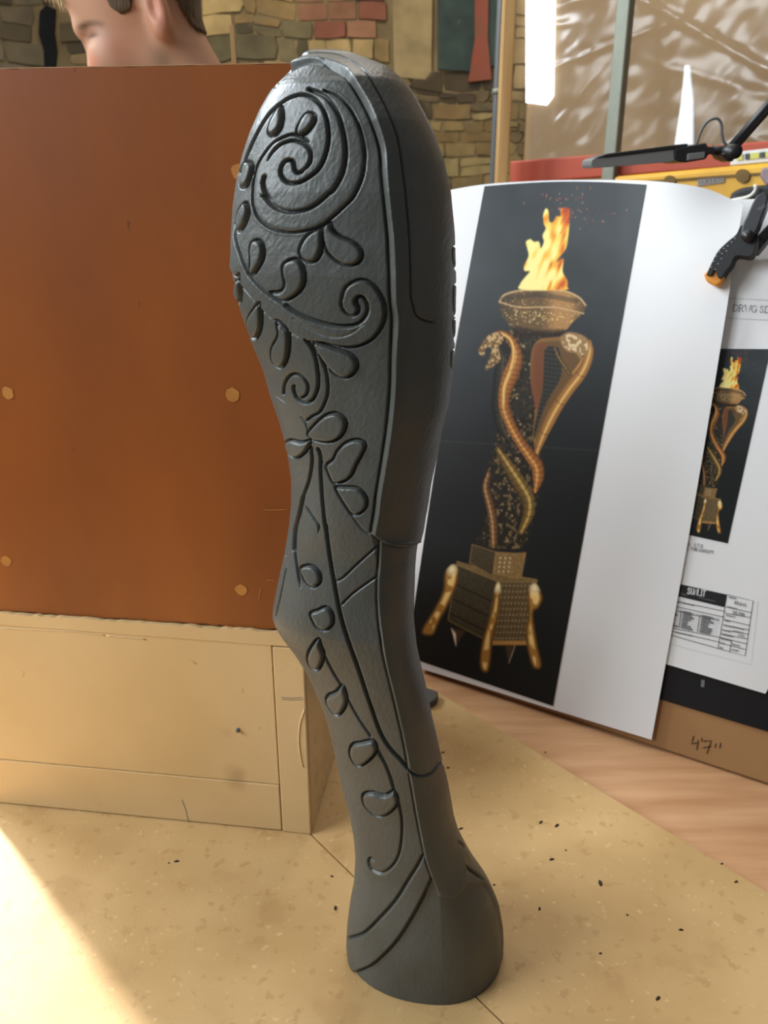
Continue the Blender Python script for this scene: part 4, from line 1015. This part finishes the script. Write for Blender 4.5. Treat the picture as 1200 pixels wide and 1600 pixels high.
cA = lambda p: crop(6.0, 340, 120, p); cB = lambda p: crop(6.0, 340, 300, p); cC = lambda p: crop(4.615, 460, 300, p)
cD = lambda p: crop(6.0, 400, 540, p); cE = lambda p: crop(6.0, 420, 660, p); cF = lambda p: crop(3.529, 400, 900, p)
cG = lambda p: crop(3.479, 480, 1140, p); c1 = lambda p: crop(3.0, 340, 70, p); c2_ = lambda p: crop(3.0, 340, 400, p); c3 = lambda p: crop(3.75, 400, 640, p)
NAMES = {1: 'side_shell', 2: 'rim_band', 3: 'shin_band', 4: 'heel_band', 5: 'hoof', 6: 'ankle_strap', 7: 'scroll', 8: 'tendril', 9: 'shaft', 0: 'carved_panel', 10: 'stem'}
g1l = smooth_line(c1([(268, 192), (300, 150), (335, 122), (385, 96), (430, 84), (480, 86), (540, 110), (600, 150), (650, 220), (700, 310), (740, 410), (765, 500), (770, 600), (785, 750), (800, 900), (808, 1050), (812, 1200)])
                  + c2_([(822, 300), (815, 450), (812, 600), (800, 750), (785, 870), (765, 1000), (745, 1120)]) + c3([(695, 600), (675, 718)]), 4)
g2l = smooth_line(c1([(385, 72), (410, 56), (480, 50), (560, 60), (620, 95), (680, 150), (730, 230), (780, 330), (820, 430), (840, 530), (855, 640), (870, 780), (880, 900), (885, 1050), (890, 1180)]) + c2_([(897, 220), (910, 268), (940, 295), (990, 308)]), 4)
shellend = smooth_line(c3([(660, 715), (690, 738), (730, 768), (780, 790), (850, 796), (930, 775)]), 3)
# lower shaft label first, then the raised slabs
region([(340, 700)] + [(455, 830), (580, 840), (700, 850), (830, 1600), (340, 1600)], 0, 2, 9)
region(list(map(tuple, g1l)) + list(map(tuple, shellend)) + [(760, 840), (760, 60), (440, 60)], 3.6, 1.6, 1)
region(list(map(tuple, g1l[:-10])) + list(map(tuple, g2l[::-1]))[20:], .3, 2.0, 2)
shin_l = smooth_line(c3([(722, 768), (716, 900), (710, 980), (708, 1100)]) + cF([(670, 180), (675, 250), (695, 400), (715, 500), (745, 620), (780, 770), (810, 900), (830, 1010), (838, 1062)]), 4)
shin_b = smooth_line(cF([(838, 1062), (870, 1088), (910, 1096), (955, 1080), (990, 1040), (1060, 1000)]), 3)
region(list(map(tuple, shin_l)) + list(map(tuple, shin_b)) + [(760, 1150), (700, 846)], 1.8, 1.5, 3)
heel_l = smooth_line(cG([(552, 240), (565, 310), (580, 400), (610, 560), (640, 700), (680, 820), (715, 900)]), 4)
region(list(map(tuple, heel_l)) + cG([(740, 916), (800, 916), (850, 870), (870, 820), (860, 700), (960, 650), (760, 200), (700, 180), (650, 240), (600, 245)]), 1.8, 1.5, 4)
hoofline = smooth_line(cG([(270, 1318), (350, 1282), (430, 1212), (500, 1130), (570, 1020), (630, 910), (676, 812)]), 3)
region(list(map(tuple, hoofline)) + cG([(715, 905), (800, 920), (860, 850), (1000, 830), (1200, 900), (1200, 1700), (150, 1700), (200, 1330)]), -2.6, 2.0, 5)
strapline = smooth_line(cG([(200, 1136), (240, 1130), (310, 1105), (390, 1030), (480, 930), (550, 820), (600, 740), (628, 685)]), 3)
region(list(map(tuple, strapline)) + cG([(676, 812)]) + list(map(tuple, hoofline[::-1])) + cG([(180, 1330), (180, 1140)]), .4, 2.0, 6)
cut(g1l, 5.5, 4.0); cut(g2l, 2.6, 2.2); cut(strapline, 4.6, 3.6); cut(hoofline, 4.4, 3.2)
cut(shellend, 2.4, 2.2); cut(shin_l, 2.6, 2.6); cut(shin_b, 2.4, 2.4); cut(heel_l, 2.2, 2.0)
# scroll bands
S1 = cA([(200, 900), (240, 830), (270, 740), (340, 590), (420, 440), (500, 330), (580, 255), (680, 190), (790, 165), (880, 190), (960, 260), (1010, 350), (1040, 470), (1045, 600), (1020, 730), (960, 860), (870, 940), (780, 990), (700, 1000), (640, 980), (600, 920), (605, 850), (650, 790), (700, 785), (722, 820), (728, 870), (755, 905), (800, 890)])
S2 = cA([(440, 940), (428, 1000), (445, 1080), (490, 1160)]) + cB([(440, 40), (480, 95), (540, 150), (620, 182), (720, 192), (850, 165), (960, 100), (1060, 10)]) + c1([(550, 680), (592, 600), (606, 500), (592, 400), (560, 310), (500, 235), (430, 205)])
S2b = cA([(480, 790), (530, 710), (600, 640), (700, 602), (790, 620), (850, 660), (880, 720), (870, 810), (820, 870), (760, 905)])
S3 = cA([(850, 610), (800, 570), (745, 548), (690, 540), (600, 575), (520, 630), (440, 730), (380, 830), (345, 950), (332, 1080), (334, 1190)]) + cB([(345, 150), (375, 235), (450, 310), (560, 360), (700, 378), (850, 358), (980, 310), (1100, 220), (1190, 135)]) + c1([(640, 710), (682, 610), (690, 500), (670, 400), (620, 300), (560, 240), (500, 215)])
sl = smooth_line(S3, 4); region(list(map(tuple, sl)) + c1([(440, 205), (520, 260), (590, 380), (600, 500), (560, 640), (470, 640), (420, 600)]), 0, 2, 7)
region(list(map(tuple, sl)), .9, 7.0)
cut(S1, 4.6, 4.6); cut(S2, 3.6, 3.4, wide_side=-1, wide=2.6); cut(S2b, 3.4, 3.8, wide_side=-1, wide=1.6, taper=True); cut(S3, 3.2, 3.6)
# tendril with curl
Tu = cB([(165, 300), (180, 430), (230, 600), (300, 760), (400, 880), (500, 970), (640, 1060)]) + cC([(0, 860), (100, 910), (250, 955), (370, 968), (460, 950), (515, 895), (533, 825), (500, 757), (460, 752), (440, 790), (465, 832)])
Tl = c2_([(60, 60), (110, 130), (160, 190), (230, 270), (330, 350), (430, 400)]) + cC([(200, 1085), (350, 1115), (460, 1110), (560, 1060), (630, 970), (657, 870), (640, 780), (590, 690), (510, 637), (440, 642), (372, 690), (342, 780), (346, 830), (372, 872), (420, 892), (458, 865), (465, 832)])
tu, tl_ = smooth_line(Tu, 4), smooth_line(Tl, 4)
region(list(map(tuple, tu)) + list(map(tuple, tl_[::-1])), 1.6, 1.6, 8)
cut(Tu[:7], 2.0, 1.8); cut(Tu[6:], 4.2, 4.0); cut(Tl[:6], 2.2, 2.2); cut(Tl[5:], 3.8, 3.6)
cut(cC([(0, 905), (120, 985), (280, 1040), (400, 1022), (500, 950)]), 1.8, 1.0)
# second curl below
cut(c2_([(410, 390), (450, 450), (470, 540), (470, 620), (440, 680), (400, 686), (368, 662), (355, 622), (358, 610)]), 4.2, 4.0)
cut(c2_([(445, 400), (490, 490), (515, 570), (515, 650), (482, 728), (442, 752), (420, 770)]), 3.2, 3.2)
cut(cD([(258, 450), (265, 370), (310, 290), (370, 265), (440, 300), (488, 380), (472, 460), (430, 490)]), 3.6, 3.4)
cut(cD([(150, 452), (200, 480), (290, 550)]), 1.6, .9, taper=True); cut(cD([(420, 670), (460, 720), (485, 800)]), 2, 1.2)
LEAVES = [cA([(590, 272), (520, 380), (480, 480), (480, 530), (510, 555), (550, 540), (590, 490), (610, 420), (613, 330)]), cA([(760, 558), (745, 500), (780, 420), (830, 350), (880, 337), (920, 370), (920, 420), (880, 480), (830, 530)]),
          cA([(262, 800), (310, 800), (335, 840), (320, 920), (280, 1020), (230, 1040), (212, 1010), (225, 930), (240, 850)]), cB([(258, 98), (285, 120), (297, 190), (270, 280), (222, 360), (185, 358), (178, 260), (210, 160)]),
          cB([(370, 447), (420, 480), (437, 570), (415, 660), (340, 772), (300, 755), (310, 660), (302, 560), (320, 475)]), cB([(730, 625), (790, 670), (820, 760), (810, 870), (740, 960), (620, 1015), (490, 945), (590, 930), (632, 860), (612, 750), (632, 665)]),
          cB([(868, 387), (800, 470), (772, 550), (790, 620), (850, 655), (920, 645), (970, 570), (986, 470), (975, 345)]), cC([(208, 250), (262, 220), (275, 270), (330, 320), (420, 360), (480, 410), (490, 460), (460, 510), (390, 530), (310, 500), (240, 430), (210, 340)]),
          cB([(214, 760), (165, 870), (160, 960), (180, 1027), (217, 1022), (222, 900)]), c2_([(197, 215), (142, 295), (150, 370), (180, 388), (206, 330), (205, 240)]), c2_([(278, 298), (285, 370), (255, 430), (255, 490), (290, 522), (320, 500), (337, 430), (330, 340)]),
          c2_([(447, 405), (500, 500), (560, 560), (610, 568), (645, 540), (656, 500), (630, 465), (560, 436)]), cD([(485, 820), (560, 730), (650, 655), (740, 630), (820, 670), (850, 730), (820, 820), (760, 880), (670, 905), (550, 885), (505, 855)]),
          cD([(510, 890), (430, 905), (340, 885), (285, 900), (278, 950), (310, 1020), (370, 1055), (430, 1030), (490, 965)]), cE([(540, 400), (600, 350), (640, 270), (720, 190), (820, 160), (890, 180), (910, 220), (870, 310), (820, 400), (780, 490), (720, 545), (640, 570), (602, 565), (560, 480)]),
          cE([(625, 605), (720, 605), (820, 610), (890, 660), (925, 730), (910, 800), (860, 850), (785, 862), (740, 810), (680, 720), (640, 650)]), c3([(258, 928), (300, 912), (340, 920), (375, 960), (377, 1010), (340, 1040), (300, 1022), (275, 980)]),
          cF([(300, 205), (340, 188), (385, 170), (420, 200), (426, 260), (385, 298), (340, 285), (320, 260)]), cF([(345, 345), (300, 400), (285, 450), (300, 500), (340, 518), (365, 480), (376, 430), (360, 390)]), cF([(477, 605), (440, 640), (395, 660), (388, 700), (430, 762), (465, 762), (497, 710), (500, 660)]),
          cF([(648, 908), (580, 917), (530, 930), (517, 980), (545, 1037), (580, 1046), (630, 1012), (668, 960)]), cG([(472, 335), (420, 357), (350, 340), (303, 355), (310, 410), (360, 460), (410, 470), (460, 442), (495, 392)])]
DEEP = {14: .8, 15: .7, 12: 1.0}
for i, lf in enumerate(LEAVES): leaf(lf, 2.2 * DEEP.get(i, 1), 3.2 if i < 12 else 2.8, 3.4, 20 + i)
for i, lf in enumerate([[(700, 385), (709, 392), (710, 420), (704, 422), (699, 405)], [(701, 446), (708, 448), (711, 470), (709, 492), (703, 494), (700, 470)], [(700, 498), (709, 505), (709, 532), (704, 536), (700, 515)], [(698, 546), (706, 552), (704, 577), (697, 574)]]):
    leaf(lf, 3.6, 2.0, 1.5, 60 + i, 3)
# lower lines
cut(cE([(395, 235), (405, 330), (400, 420), (370, 560), (310, 720)]), 4.0, 4.0); cut(cE([(318, 700), (285, 850), (255, 950), (240, 1060), (236, 1190)]), 6.5, 4.5); cut(c3([(225, 790), (228, 850), (240, 930), (262, 1045)]), 3.0, 2.6, taper=True)
cut(cE([(460, 250), (485, 320), (485, 480), (500, 700), (520, 900), (560, 1180)]), 4.2, 3.8)
cut(c3([(410, 680), (430, 850), (460, 1020), (490, 1180)]) + cF([(500, 330), (560, 500), (620, 680), (680, 850), (730, 940), (790, 1005), (838, 1062)]), 4.6, 4.0)
cut(cE([(335, 770), (400, 870), (450, 940), (470, 980), (460, 1040)]), 3.2, 2.6, taper=True)
cut(cE([(480, 330), (530, 430), (620, 600), (700, 760), (790, 890), (870, 1000)]) + c3([(660, 728)]), 1.6, 1.3)
cut(c3([(470, 1005), (510, 985), (600, 900), (722, 792)]), 2.4, 2.6); cut(c3([(505, 1140), (560, 1085), (640, 1025), (710, 978)]), 2.4, 2.6)
cut(c3([(208, 560), (195, 680), (172, 860)]), 2.0, 2.0); cut(c3([(175, 930), (140, 1100), (112, 1215)]), 1.8, 1.8)
cut(cF([(372, 430), (430, 540), (470, 608)]), 2.4, 2.4); cut(cF([(510, 690), (560, 780), (632, 885)]), 2.2, 2.2); cut(cF([(668, 965), (720, 1060), (762, 1185)]), 2.4, 2.4)
cut(cG([(385, 110), (430, 200), (462, 280), (472, 325)]), 2.4, 2.4)
cut(cG([(497, 395), (515, 500), (510, 620), (490, 700), (450, 755), (400, 782), (350, 762), (332, 722), (342, 700), (358, 712)]), 3.2, 3.0)
cut(cG([(805, 605), (850, 640), (905, 680)]), 3, 2.4, taper=True); cut(cG([(850, 735), (905, 775), (972, 822)]), 5, 3.2, taper=True)
# hand-worked scratches
H_ = GRV + RAI
scx = np.where(RYY < 840, 1, .6)
H_ = H_ + .16 * (vnoise(RXX + .6 * RYY, RYY * .25, 2.4, 61) - .5) * scx + .4 * (vnoise(RXX, RYY, 30, 62) - .5) + .10 * (vnoise(RXX, RYY, 1.8, 63) - .5) * (RXX < 600)
kb = np.array([.25, .5, .25])
H_ = H_[:, :-2] * .25 + H_[:, 1:-1] * .5 + H_[:, 2:] * .25; H_ = np.pad(H_, ((0, 0), (1, 1)), mode='edge')
H_[1:-1] = H_[:-2] * .25 + H_[1:-1] * .5 + H_[2:] * .25
xi = np.clip((PXX - RX0) * RS, 0, RXX.shape[1] - 1.01); yi = np.clip((PYY - RY0) * RS, 0, RXX.shape[0] - 1.01)
i0 = xi.astype(int); j0 = yi.astype(int); fx = xi - i0; fy = yi - j0
hv = (H_[j0, i0] * (1 - fx) + H_[j0, i0 + 1] * fx) * (1 - fy) + (H_[j0 + 1, i0] * (1 - fx) + H_[j0 + 1, i0 + 1] * fx) * fy
basef = np.zeros_like(frontmask) + 3.6 * (np.arange(NF + NBK)[None, :] >= NF) * 0
LPD = LP + NN * (hv * frontmask * (.4 + .6 * sstep(84, 118, PYY)) * .001)[..., None]
LPD[..., 2] = np.maximum(LPD[..., 2], .0006); LPD[-1, :, 2] = .0006
lab = LAB[np.clip((yi + .5).astype(int), 0, LAB.shape[0] - 1), np.clip((xi + .5).astype(int), 0, LAB.shape[1] - 1)].copy()
bcol = np.arange(NF + NBK) >= NF
lab[:, bcol] = 100
nr, nc = LPD.shape[:2]
Fq = grid_faces(nr, nc, True)
V = LPD.reshape(-1, 3)
# vertex normals of the whole surface, kept across the part boundaries
fn_ = np.cross(V[Fq[:, 2]] - V[Fq[:, 0]], V[Fq[:, 3]] - V[Fq[:, 1]]); VN = np.zeros_like(V)
for k in range(4):
    for c in range(3): VN[:, c] += np.bincount(Fq[:, k], fn_[:, c], len(V))
VN /= np.maximum(np.linalg.norm(VN, axis=1), 1e-15)[:, None]
mid = 500 * nc + NF // 2
if VN[mid, 1] > 0: VN = -VN; Fq = Fq[:, ::-1]
fl_ = lab.ravel()[Fq[:, 0]]
leg = empty('carved_leg', 'dark grey carved furniture leg with scrolls, leaves and a hoof foot on the tan board', 'sculpture')


def legpart(name, m):
    f = Fq[m]
    if len(f) < 4: return
    u, inv = np.unique(f, return_inverse=True)
    return put(name, V[u], inv.reshape(f.shape), M['clay'], leg, smooth=True, normals=VN[u])


for k in np.unique(fl_):
    nm = NAMES.get(int(k)) or ('leaf_relief' if 20 <= k < 60 else 'edge_leaf' if 60 <= k < 100 else 'back_surface')
    legpart(nm, fl_ == k)
slab('top_cap', [V[i] for i in range(0, nc)], (0, 0, -.0005), M['clay'], leg)
bot = [V[(nr - 1) * nc + i] for i in range(0, nc)]
put('underside', [p for p in bot], [list(range(nc))], M['clay'], leg)

# ------------------------------------------------------------------ the man behind the board
OE = at_depth(np.array(240.), np.array(22.), 1.39); PXM = float(np.linalg.norm(at_depth(np.array(340.), np.array(50.), 1.39) - at_depth(np.array(240.), np.array(50.), 1.39)) / 100)
PZM = float((at_depth(np.array(240.), np.array(0.), 1.39) - at_depth(np.array(240.), np.array(100.), 1.39))[2] / 100)
person = empty('person', 'person with short brown hair bending behind the brown board, seen in profile', 'person')


def hp_(a, b, c=0.0): return np.array([(a - 240) * PXM, -c * PXM, -(b - 22) * PZM])   # head pixel plane -> metres from the ear


def ell(c, r, rot=0.0): return ('e', np.asarray(c, float), np.asarray(r, float), rot)
def cap(p, q, r0, r1=None): return ('c', np.asarray(p, float), np.asarray(q, float), r0, r0 if r1 is None else r1)


def field(prims, xs, ys, zs, infl=0.0):
    F = np.full((len(xs), len(ys), len(zs)), .5, np.float32)
    for pr, k, op in prims:
        if pr[0] == 'e': lo = pr[1] - max(pr[2]); hi = pr[1] + max(pr[2])
        else: rm = max(pr[3], pr[4]); lo = np.minimum(pr[1], pr[2]) - rm; hi = np.maximum(pr[1], pr[2]) + rm
        mg = .035 + infl
        sl = [slice(max(0, np.searchsorted(g, l - mg) - 1), np.searchsorted(g, h + mg) + 1) for g, l, h in zip((xs, ys, zs), lo, hi)]
        X, Y, Z = [g[s].reshape([-1 if j == i else 1 for j in range(3)]) for i, (g, s) in enumerate(zip((xs, ys, zs), sl))]
        if pr[0] == 'e':
            c, r, a = pr[1:]; dx, dy, dz = X - c[0], Y - c[1], Z - c[2]; ca, sa = math.cos(a), math.sin(a)
            u, v = dx * ca + dz * sa, -dx * sa + dz * ca
            q = np.sqrt((u / r[0]) ** 2 + (dy / r[1]) ** 2 + (v / r[2]) ** 2); q2 = np.sqrt((u / r[0] ** 2) ** 2 + (dy / r[1] ** 2) ** 2 + (v / r[2] ** 2) ** 2)
            d = q * (q - 1) / np.maximum(q2, 1e-6)
        else:
            p, q_, r0, r1 = pr[1:]; ab = q_ - p; t = np.clip(((X - p[0]) * ab[0] + (Y - p[1]) * ab[1] + (Z - p[2]) * ab[2]) / max(ab @ ab, 1e-9), 0, 1)
            d = np.sqrt((X - p[0] - t * ab[0]) ** 2 + (Y - p[1] - t * ab[1]) ** 2 + (Z - p[2] - t * ab[2]) ** 2) - (r0 + (r1 - r0) * t)
        d = d - infl; G = F[tuple(sl)]
        if op == '+': h = np.maximum(k - np.abs(G - d), 0) / k; G = np.minimum(G, d) - h * h * k / 4
        else: h = np.maximum(k - np.abs(G + d), 0) / k; G = np.maximum(G, -d) + h * h * k / 4
        F[tuple(sl)] = G
    return F


def surfnet(F, xs, ys, zs):
    s = F < 0; n = [d - 1 for d in F.shape]
    cnt = np.zeros(n, np.int8)
    cor = [(i, j, k) for i in (0, 1) for j in (0, 1) for k in (0, 1)]
    for i, j, k in cor: cnt += s[i:i + n[0], j:j + n[1], k:k + n[2]]
    I, J, K = np.nonzero((cnt > 0) & (cnt < 8)); idx = np.full(n, -1, np.int32); idx[I, J, K] = np.arange(len(I))
    P = np.zeros((len(I), 3)); W = np.zeros(len(I)); g = (xs, ys, zs)
    for a in cor:
        for ax in range(3):
            if a[ax]: continue
            b = list(a); b[ax] = 1
            fa = F[I + a[0], J + a[1], K + a[2]]; fb = F[I + b[0], J + b[1], K + b[2]]; m = (fa < 0) != (fb < 0)
            t = np.where(m, fa / np.where(m, fa - fb, 1), 0)
            q = np.stack([xs[I + a[0]], ys[J + a[1]], zs[K + a[2]]], 1); base = [I, J, K][ax]; q[:, ax] += t * (g[ax][base + 1] - g[ax][base])
            P[m] += q[m]; W[m] += 1
    P /= W[:, None]; Q = []
    for ax in range(3):
        u, v = (ax + 1) % 3, (ax + 2) % 3
        sa = [slice(None)] * 3; sb = [slice(None)] * 3; sa[ax] = slice(0, -1); sb[ax] = slice(1, None)
        e = s[tuple(sa)] != s[tuple(sb)]; c = np.array(np.nonzero(e)); ok = (c[u] > 0) & (c[v] > 0) & (c[u] < n[u]) & (c[v] < n[v]); c = c[:, ok]
        def ce(du, dv):
            d = c.copy(); d[u] -= du; d[v] -= dv; return idx[d[0], d[1], d[2]]
        f = np.stack([ce(1, 1), ce(0, 1), ce(0, 0), ce(1, 0)], 1); neg = s[c[0], c[1], c[2]]; f[~neg] = f[~neg][:, ::-1]; Q.append(f)
    Q = np.vstack(Q); return P, Q[(Q >= 0).all(1)]


def ax_(*segs):
    out = []
    for a, b, st in segs: out.append(np.arange(a, b, st))
    return np.concatenate(out).astype(np.float32)


pxm = lambda v: v * PXM
head = [(ell(hp_(206, -28), (pxm(106), pxm(82), pxm(98)), 0), .03, '+'), (ell(hp_(199, 66), (pxm(58), pxm(60), pxm(92)), .10), .03, '+'),
        (ell(hp_(204, 120), (pxm(58), pxm(56), pxm(62)), -.5), .03, '+'), (ell(hp_(168, 172), (pxm(22), pxm(26), pxm(20))), .025, '+'),
        (cap(hp_(137, 49, -26), hp_(137, 49, 26), pxm(13)), .02, '+'), (ell(hp_(176, 92, 38), (pxm(22), pxm(18), pxm(22))), .03, '+'), (ell(hp_(176, 92, -38), (pxm(22), pxm(18), pxm(22))), .03, '+'),
        (cap(hp_(141, 58), hp_(139, 104), pxm(8), pxm(9.5)), .014, '+'), (ell(hp_(146, 106, 0), (pxm(12), pxm(13), pxm(10))), .01, '+'),
        (ell(hp_(153, 100, 14), (pxm(11), pxm(8), pxm(9))), .008, '+'), (ell(hp_(153, 100, -14), (pxm(11), pxm(8), pxm(9))), .008, '+'),
        (ell(hp_(148, 104, 11), (pxm(4), pxm(4), pxm(4))), .003, '-'), (ell(hp_(148, 104, -11), (pxm(4), pxm(4), pxm(4))), .003, '-'),
        (cap(hp_(150, 134, -18), hp_(150, 134, 18), pxm(9)), .014, '+'), (cap(hp_(154, 148, -15), hp_(154, 148, 15), pxm(9)), .014, '+')]
for sg in (1, -1):
    head += [(ell(hp_(152, 65, 44 * sg), (pxm(10), pxm(13), pxm(7))), .014, '-'), (ell(hp_(163, 66, 36 * sg), (pxm(14), pxm(14), pxm(13))), .012, '+'),
             (ell(hp_(264, 30, 72 * sg), (pxm(17), pxm(13), pxm(37)), .22), .010, '+'), (ell(hp_(259, 24, 84 * sg), (pxm(8), pxm(9), pxm(20)), .22), .006, '-'), (ell(hp_(267, 56, 76 * sg), (pxm(10), pxm(7), pxm(11))), .006, '+')]
neck = [(cap(hp_(240, 30), hp_(272, 150), pxm(54), pxm(58)), .03, '+'), (cap(hp_(258, 60), hp_(308, 170), pxm(46), pxm(60)), .03, '+'), (cap(np.array([.085, -.06, -.16]), np.array([.105, -.17, -.215]), .05, .05), .05, '+'), (cap(np.array([.085, .06, -.16]), np.array([.105, .17, -.215]), .05, .05), .05, '+')]
zf_ = FLZ - OE[2]
torso = [(ell((.10, 0, -.36), (.115, .175, .20)), .05, '+'), (ell((.105, 0, -.58), (.10, .150, .20)), .06, '+'), (ell((.115, 0, -.78), (.11, .168, .13)), .06, '+')]
uarm = []; farm = []; legs = []; shoe = []
for sg in (1, -1):
    uarm += [(cap((.105, .19 * sg, -.235), (.11, .245 * sg, -.50), .052, .042), .03, '+')]
    farm += [(cap((.11, .245 * sg, -.50), (.055, .262 * sg, -.735), .041, .028), .02, '+'), (ell((.045, .263 * sg, -.79), (.042, .020, .052), -.12), .015, '+')]
    for i, (ox, ln) in enumerate(((-.034, .072), (-.012, .082), (.011, .076), (.033, .060))):
        p0 = np.array([.045 + ox * .8, .263 * sg, -.825]); p1 = p0 + np.array([ox * .35 - .004, -.004 * sg, -ln * .5]); p2 = p1 + np.array([ox * .1 - .006, -.014 * sg, -ln * .5])
        farm += [(cap(p0, p1, .0085, .0078), .004, '+'), (cap(p1, p2, .0078, .0066), .003, '+')]
    farm += [(cap((.012, .258 * sg, -.765), (-.022, .248 * sg, -.80), .012, .0095), .008, '+'), (cap((-.022, .248 * sg, -.80), (-.030, .242 * sg, -.835), .0095, .008), .003, '+')]
    legs += [(cap((.115, .085 * sg, -.82), (.10, .10 * sg, -1.20), .085, .058), .04, '+'), (cap((.10, .10 * sg, -1.20), (.125, .105 * sg, zf_ + .09), .056, .038), .03, '+')]
    shoe += [(ell((.07, .107 * sg, zf_ + .042), (.125, .046, .040)), .02, '+'), (cap((.125, .105 * sg, zf_ + .05), (.125, .105 * sg, zf_ + .10), .045, .045), .02, '+')]
xs = ax_((-.19, .27, .0045)); ys = ax_((-.31, .312, .0045))
zs = ax_((zf_ + .05, -.93, .016), (-.93, -.70, .006), (-.70, -.20, .014), (-.20, .145, .0034))
Vp, Qp = surfnet(field(head + neck + torso + uarm + farm + legs, xs, ys, zs), xs, ys, zs)
o = put('body', Vp + OE, Qp, M['skin'], person, smooth=True)
# skin colours: brows, lips, stubble, rosy ear, eyelids, plus painted eye-socket shade
pa = Vp[:, 0] / PXM + 240; pb_ = 22 - Vp[:, 2] / PZM; pc = np.abs(Vp[:, 1]) / PXM
C = np.tile(np.array(srgb(178, 134, 106)), (len(Vp), 1)).astype(float)


def dab(cx, cy, rx, ry, col, amt, cz=None):
    q = ((pa - cx) / rx) ** 2 + ((pb_ - cy) / ry) ** 2
    if cz: q = q + ((pc - cz[0]) / cz[1]) ** 2
    t = (np.exp(-q) * amt)[:, None]; C[:] = C * (1 - t) + np.array(srgb(*col)) * t


dab(195, 86, 26, 26, (172, 108, 84), .5); dab(150, 105, 14, 12, (196, 116, 92), .6); dab(266, 32, 18, 34, (206, 126, 106), .5, (80, 26))
nzp = vnoise(pa + 500, pb_ + 500, 9, 71)
dab(262, 104, 18, 26, (108, 84, 58), .75, (60, 26)); dab(215, 128, 45, 26, (128, 96, 72), .6); dab(165, 150, 34, 36, (140, 104, 82), .5); dab(220, 66, 16, 40, (176, 118, 90), .4)
for k in range(9): dab(140 + k * 4.6, 50 - 3.5 * math.sin(k * .38), 6, 4.0, (88, 66, 46), .8, (40, 30))
dab(160, 60, 20, 8, (128, 88, 72), .7, (44, 30)); dab(160, 64, 11, 3.0, (62, 44, 38), .95, (44, 26)); dab(166, 106, 9, 6, (116, 64, 50), .75, (22, 10)); dab(152, 141, 10, 7, (178, 104, 94), .6, (5, 22))  # broad dab around the eye paints in the shade under the brow
colour_attr(o, C)
# hair: shell over the skull, cut to the hairline
hx_ = ax_((-.16, .13, .0042)); hy_ = ax_((-.11, .112, .0042)); hz_ = ax_((-.07, .15, .0042))
Fh = field([(ell(hp_(206, -28), (pxm(106), pxm(82), pxm(98)), 0), .03, '+'), (cap(hp_(240, 30), hp_(272, 150), pxm(54), pxm(58)), .03, '+'), (cap(hp_(258, 60), hp_(308, 170), pxm(46), pxm(60)), .03, '+'), (ell(hp_(199, 66), (pxm(58), pxm(60), pxm(92)), .10), .03, '+')], hx_, hy_, hz_, .0036)
HX, HZ = np.meshgrid(hx_ / PXM + 240, 22 - hz_ / PZM, indexing='ij')
hline = np.array([(84, -140), (94, -40), (104, -26), (132, -30), (160, -16), (188, 8), (196, 28), (210, 37), (224, 33), (230, 14), (234, -6), (252, -22), (280, -12), (288, 12), (296, 32), (304, 46), (312, 54), (345, 52), (350, -160), (200, -190)], float)
ins = inside(hline, HX, HZ); Dh = pdist(np.vstack([hline, hline[0]]), HX, HZ)[0]; sdf2 = np.where(ins, -Dh, Dh) * PXM
Fh = np.maximum(Fh, sdf2[:, None, :].astype(np.float32))
Vh, Qh = surfnet(Fh, hx_, hy_, hz_)
ph, pv = Vh[:, 0] / PXM, Vh[:, 2] / PXM
Vh = Vh + (.0022 * (vnoise(ph + 400, pv * .4 + Vh[:, 1] * 300 + 400, 4, 81) - .5))[:, None] * np.array([.3, -1, .3])
hair = put('hair', Vh + OE, Qh, M['hair'], person, smooth=True)
for i in range(46):
    c0 = random.uniform(-46, 46); a0 = random.uniform(96, 122); b0 = -random.uniform(34, 52)
    pts = [hp_(a0, b0, c0), hp_(a0 - 8 - random.uniform(0, 5), b0 + 22, c0 * 1.02), hp_(a0 - 9 + random.uniform(-5, 6), b0 + random.uniform(38, 62), c0 * 1.03)]
    V1 = tube_data([p + OE for p in smooth_line(pts, .012)], np.linspace(.0034, .0006, len(smooth_line(pts, .012))), 5)
    if i == 0: tuft = []
    tuft.append(V1)
fr = put('fringe', *merge(tuft), M['blond'], hair, smooth=True); tag(fr, 'light blond fringe', None, None, 'stuff')
cx2, cy2 = ax_((-.19, .27, .011)), ax_((-.32, .325, .011))
cz2 = ax_((-.84, -.15, .011)); Fs = field(neck[2:] + torso + uarm, cx2, cy2, cz2, .009)
Fs = np.maximum(Fs, np.maximum(cz2 - (-.160), -.83 - cz2)[None, None, :].astype(np.float32)); Fs = np.maximum(Fs, np.where(np.abs(cy2)[None, :, None] > .19, -.42 - cz2[None, None, :], -1).astype(np.float32))
Vs, Qs = surfnet(Fs, cx2, cy2, cz2); put('shirt', Vs + OE, Qs, M['shirt'], person, smooth=True)
cz3 = ax_((zf_ + .06, -.74, .013)); Ft = field(torso[1:] + legs, cx2, cy2, cz3, .011); Ft = np.maximum(Ft, np.maximum(cz3 + .79, zf_ + .085 - cz3)[None, None, :].astype(np.float32))
Vt, Qt = surfnet(Ft, cx2, cy2, cz3); put('trousers', Vt + OE, Qt, M['trousers'], person, smooth=True)
cz4 = ax_((zf_ - .01, zf_ + .17, .009))
for k in range(2):
    Fz = field(shoe[2 * k:2 * k + 2], cx2, cy2, cz4); Fz = np.maximum(Fz, np.maximum(zf_ + .0015 - cz4, cz4 - zf_ - .12)[None, None, :].astype(np.float32))
    Vz, Qz = surfnet(Fz, cx2, cy2, cz4); put('shoe', Vz + OE, Qz, M['shoe'], person, smooth=True)
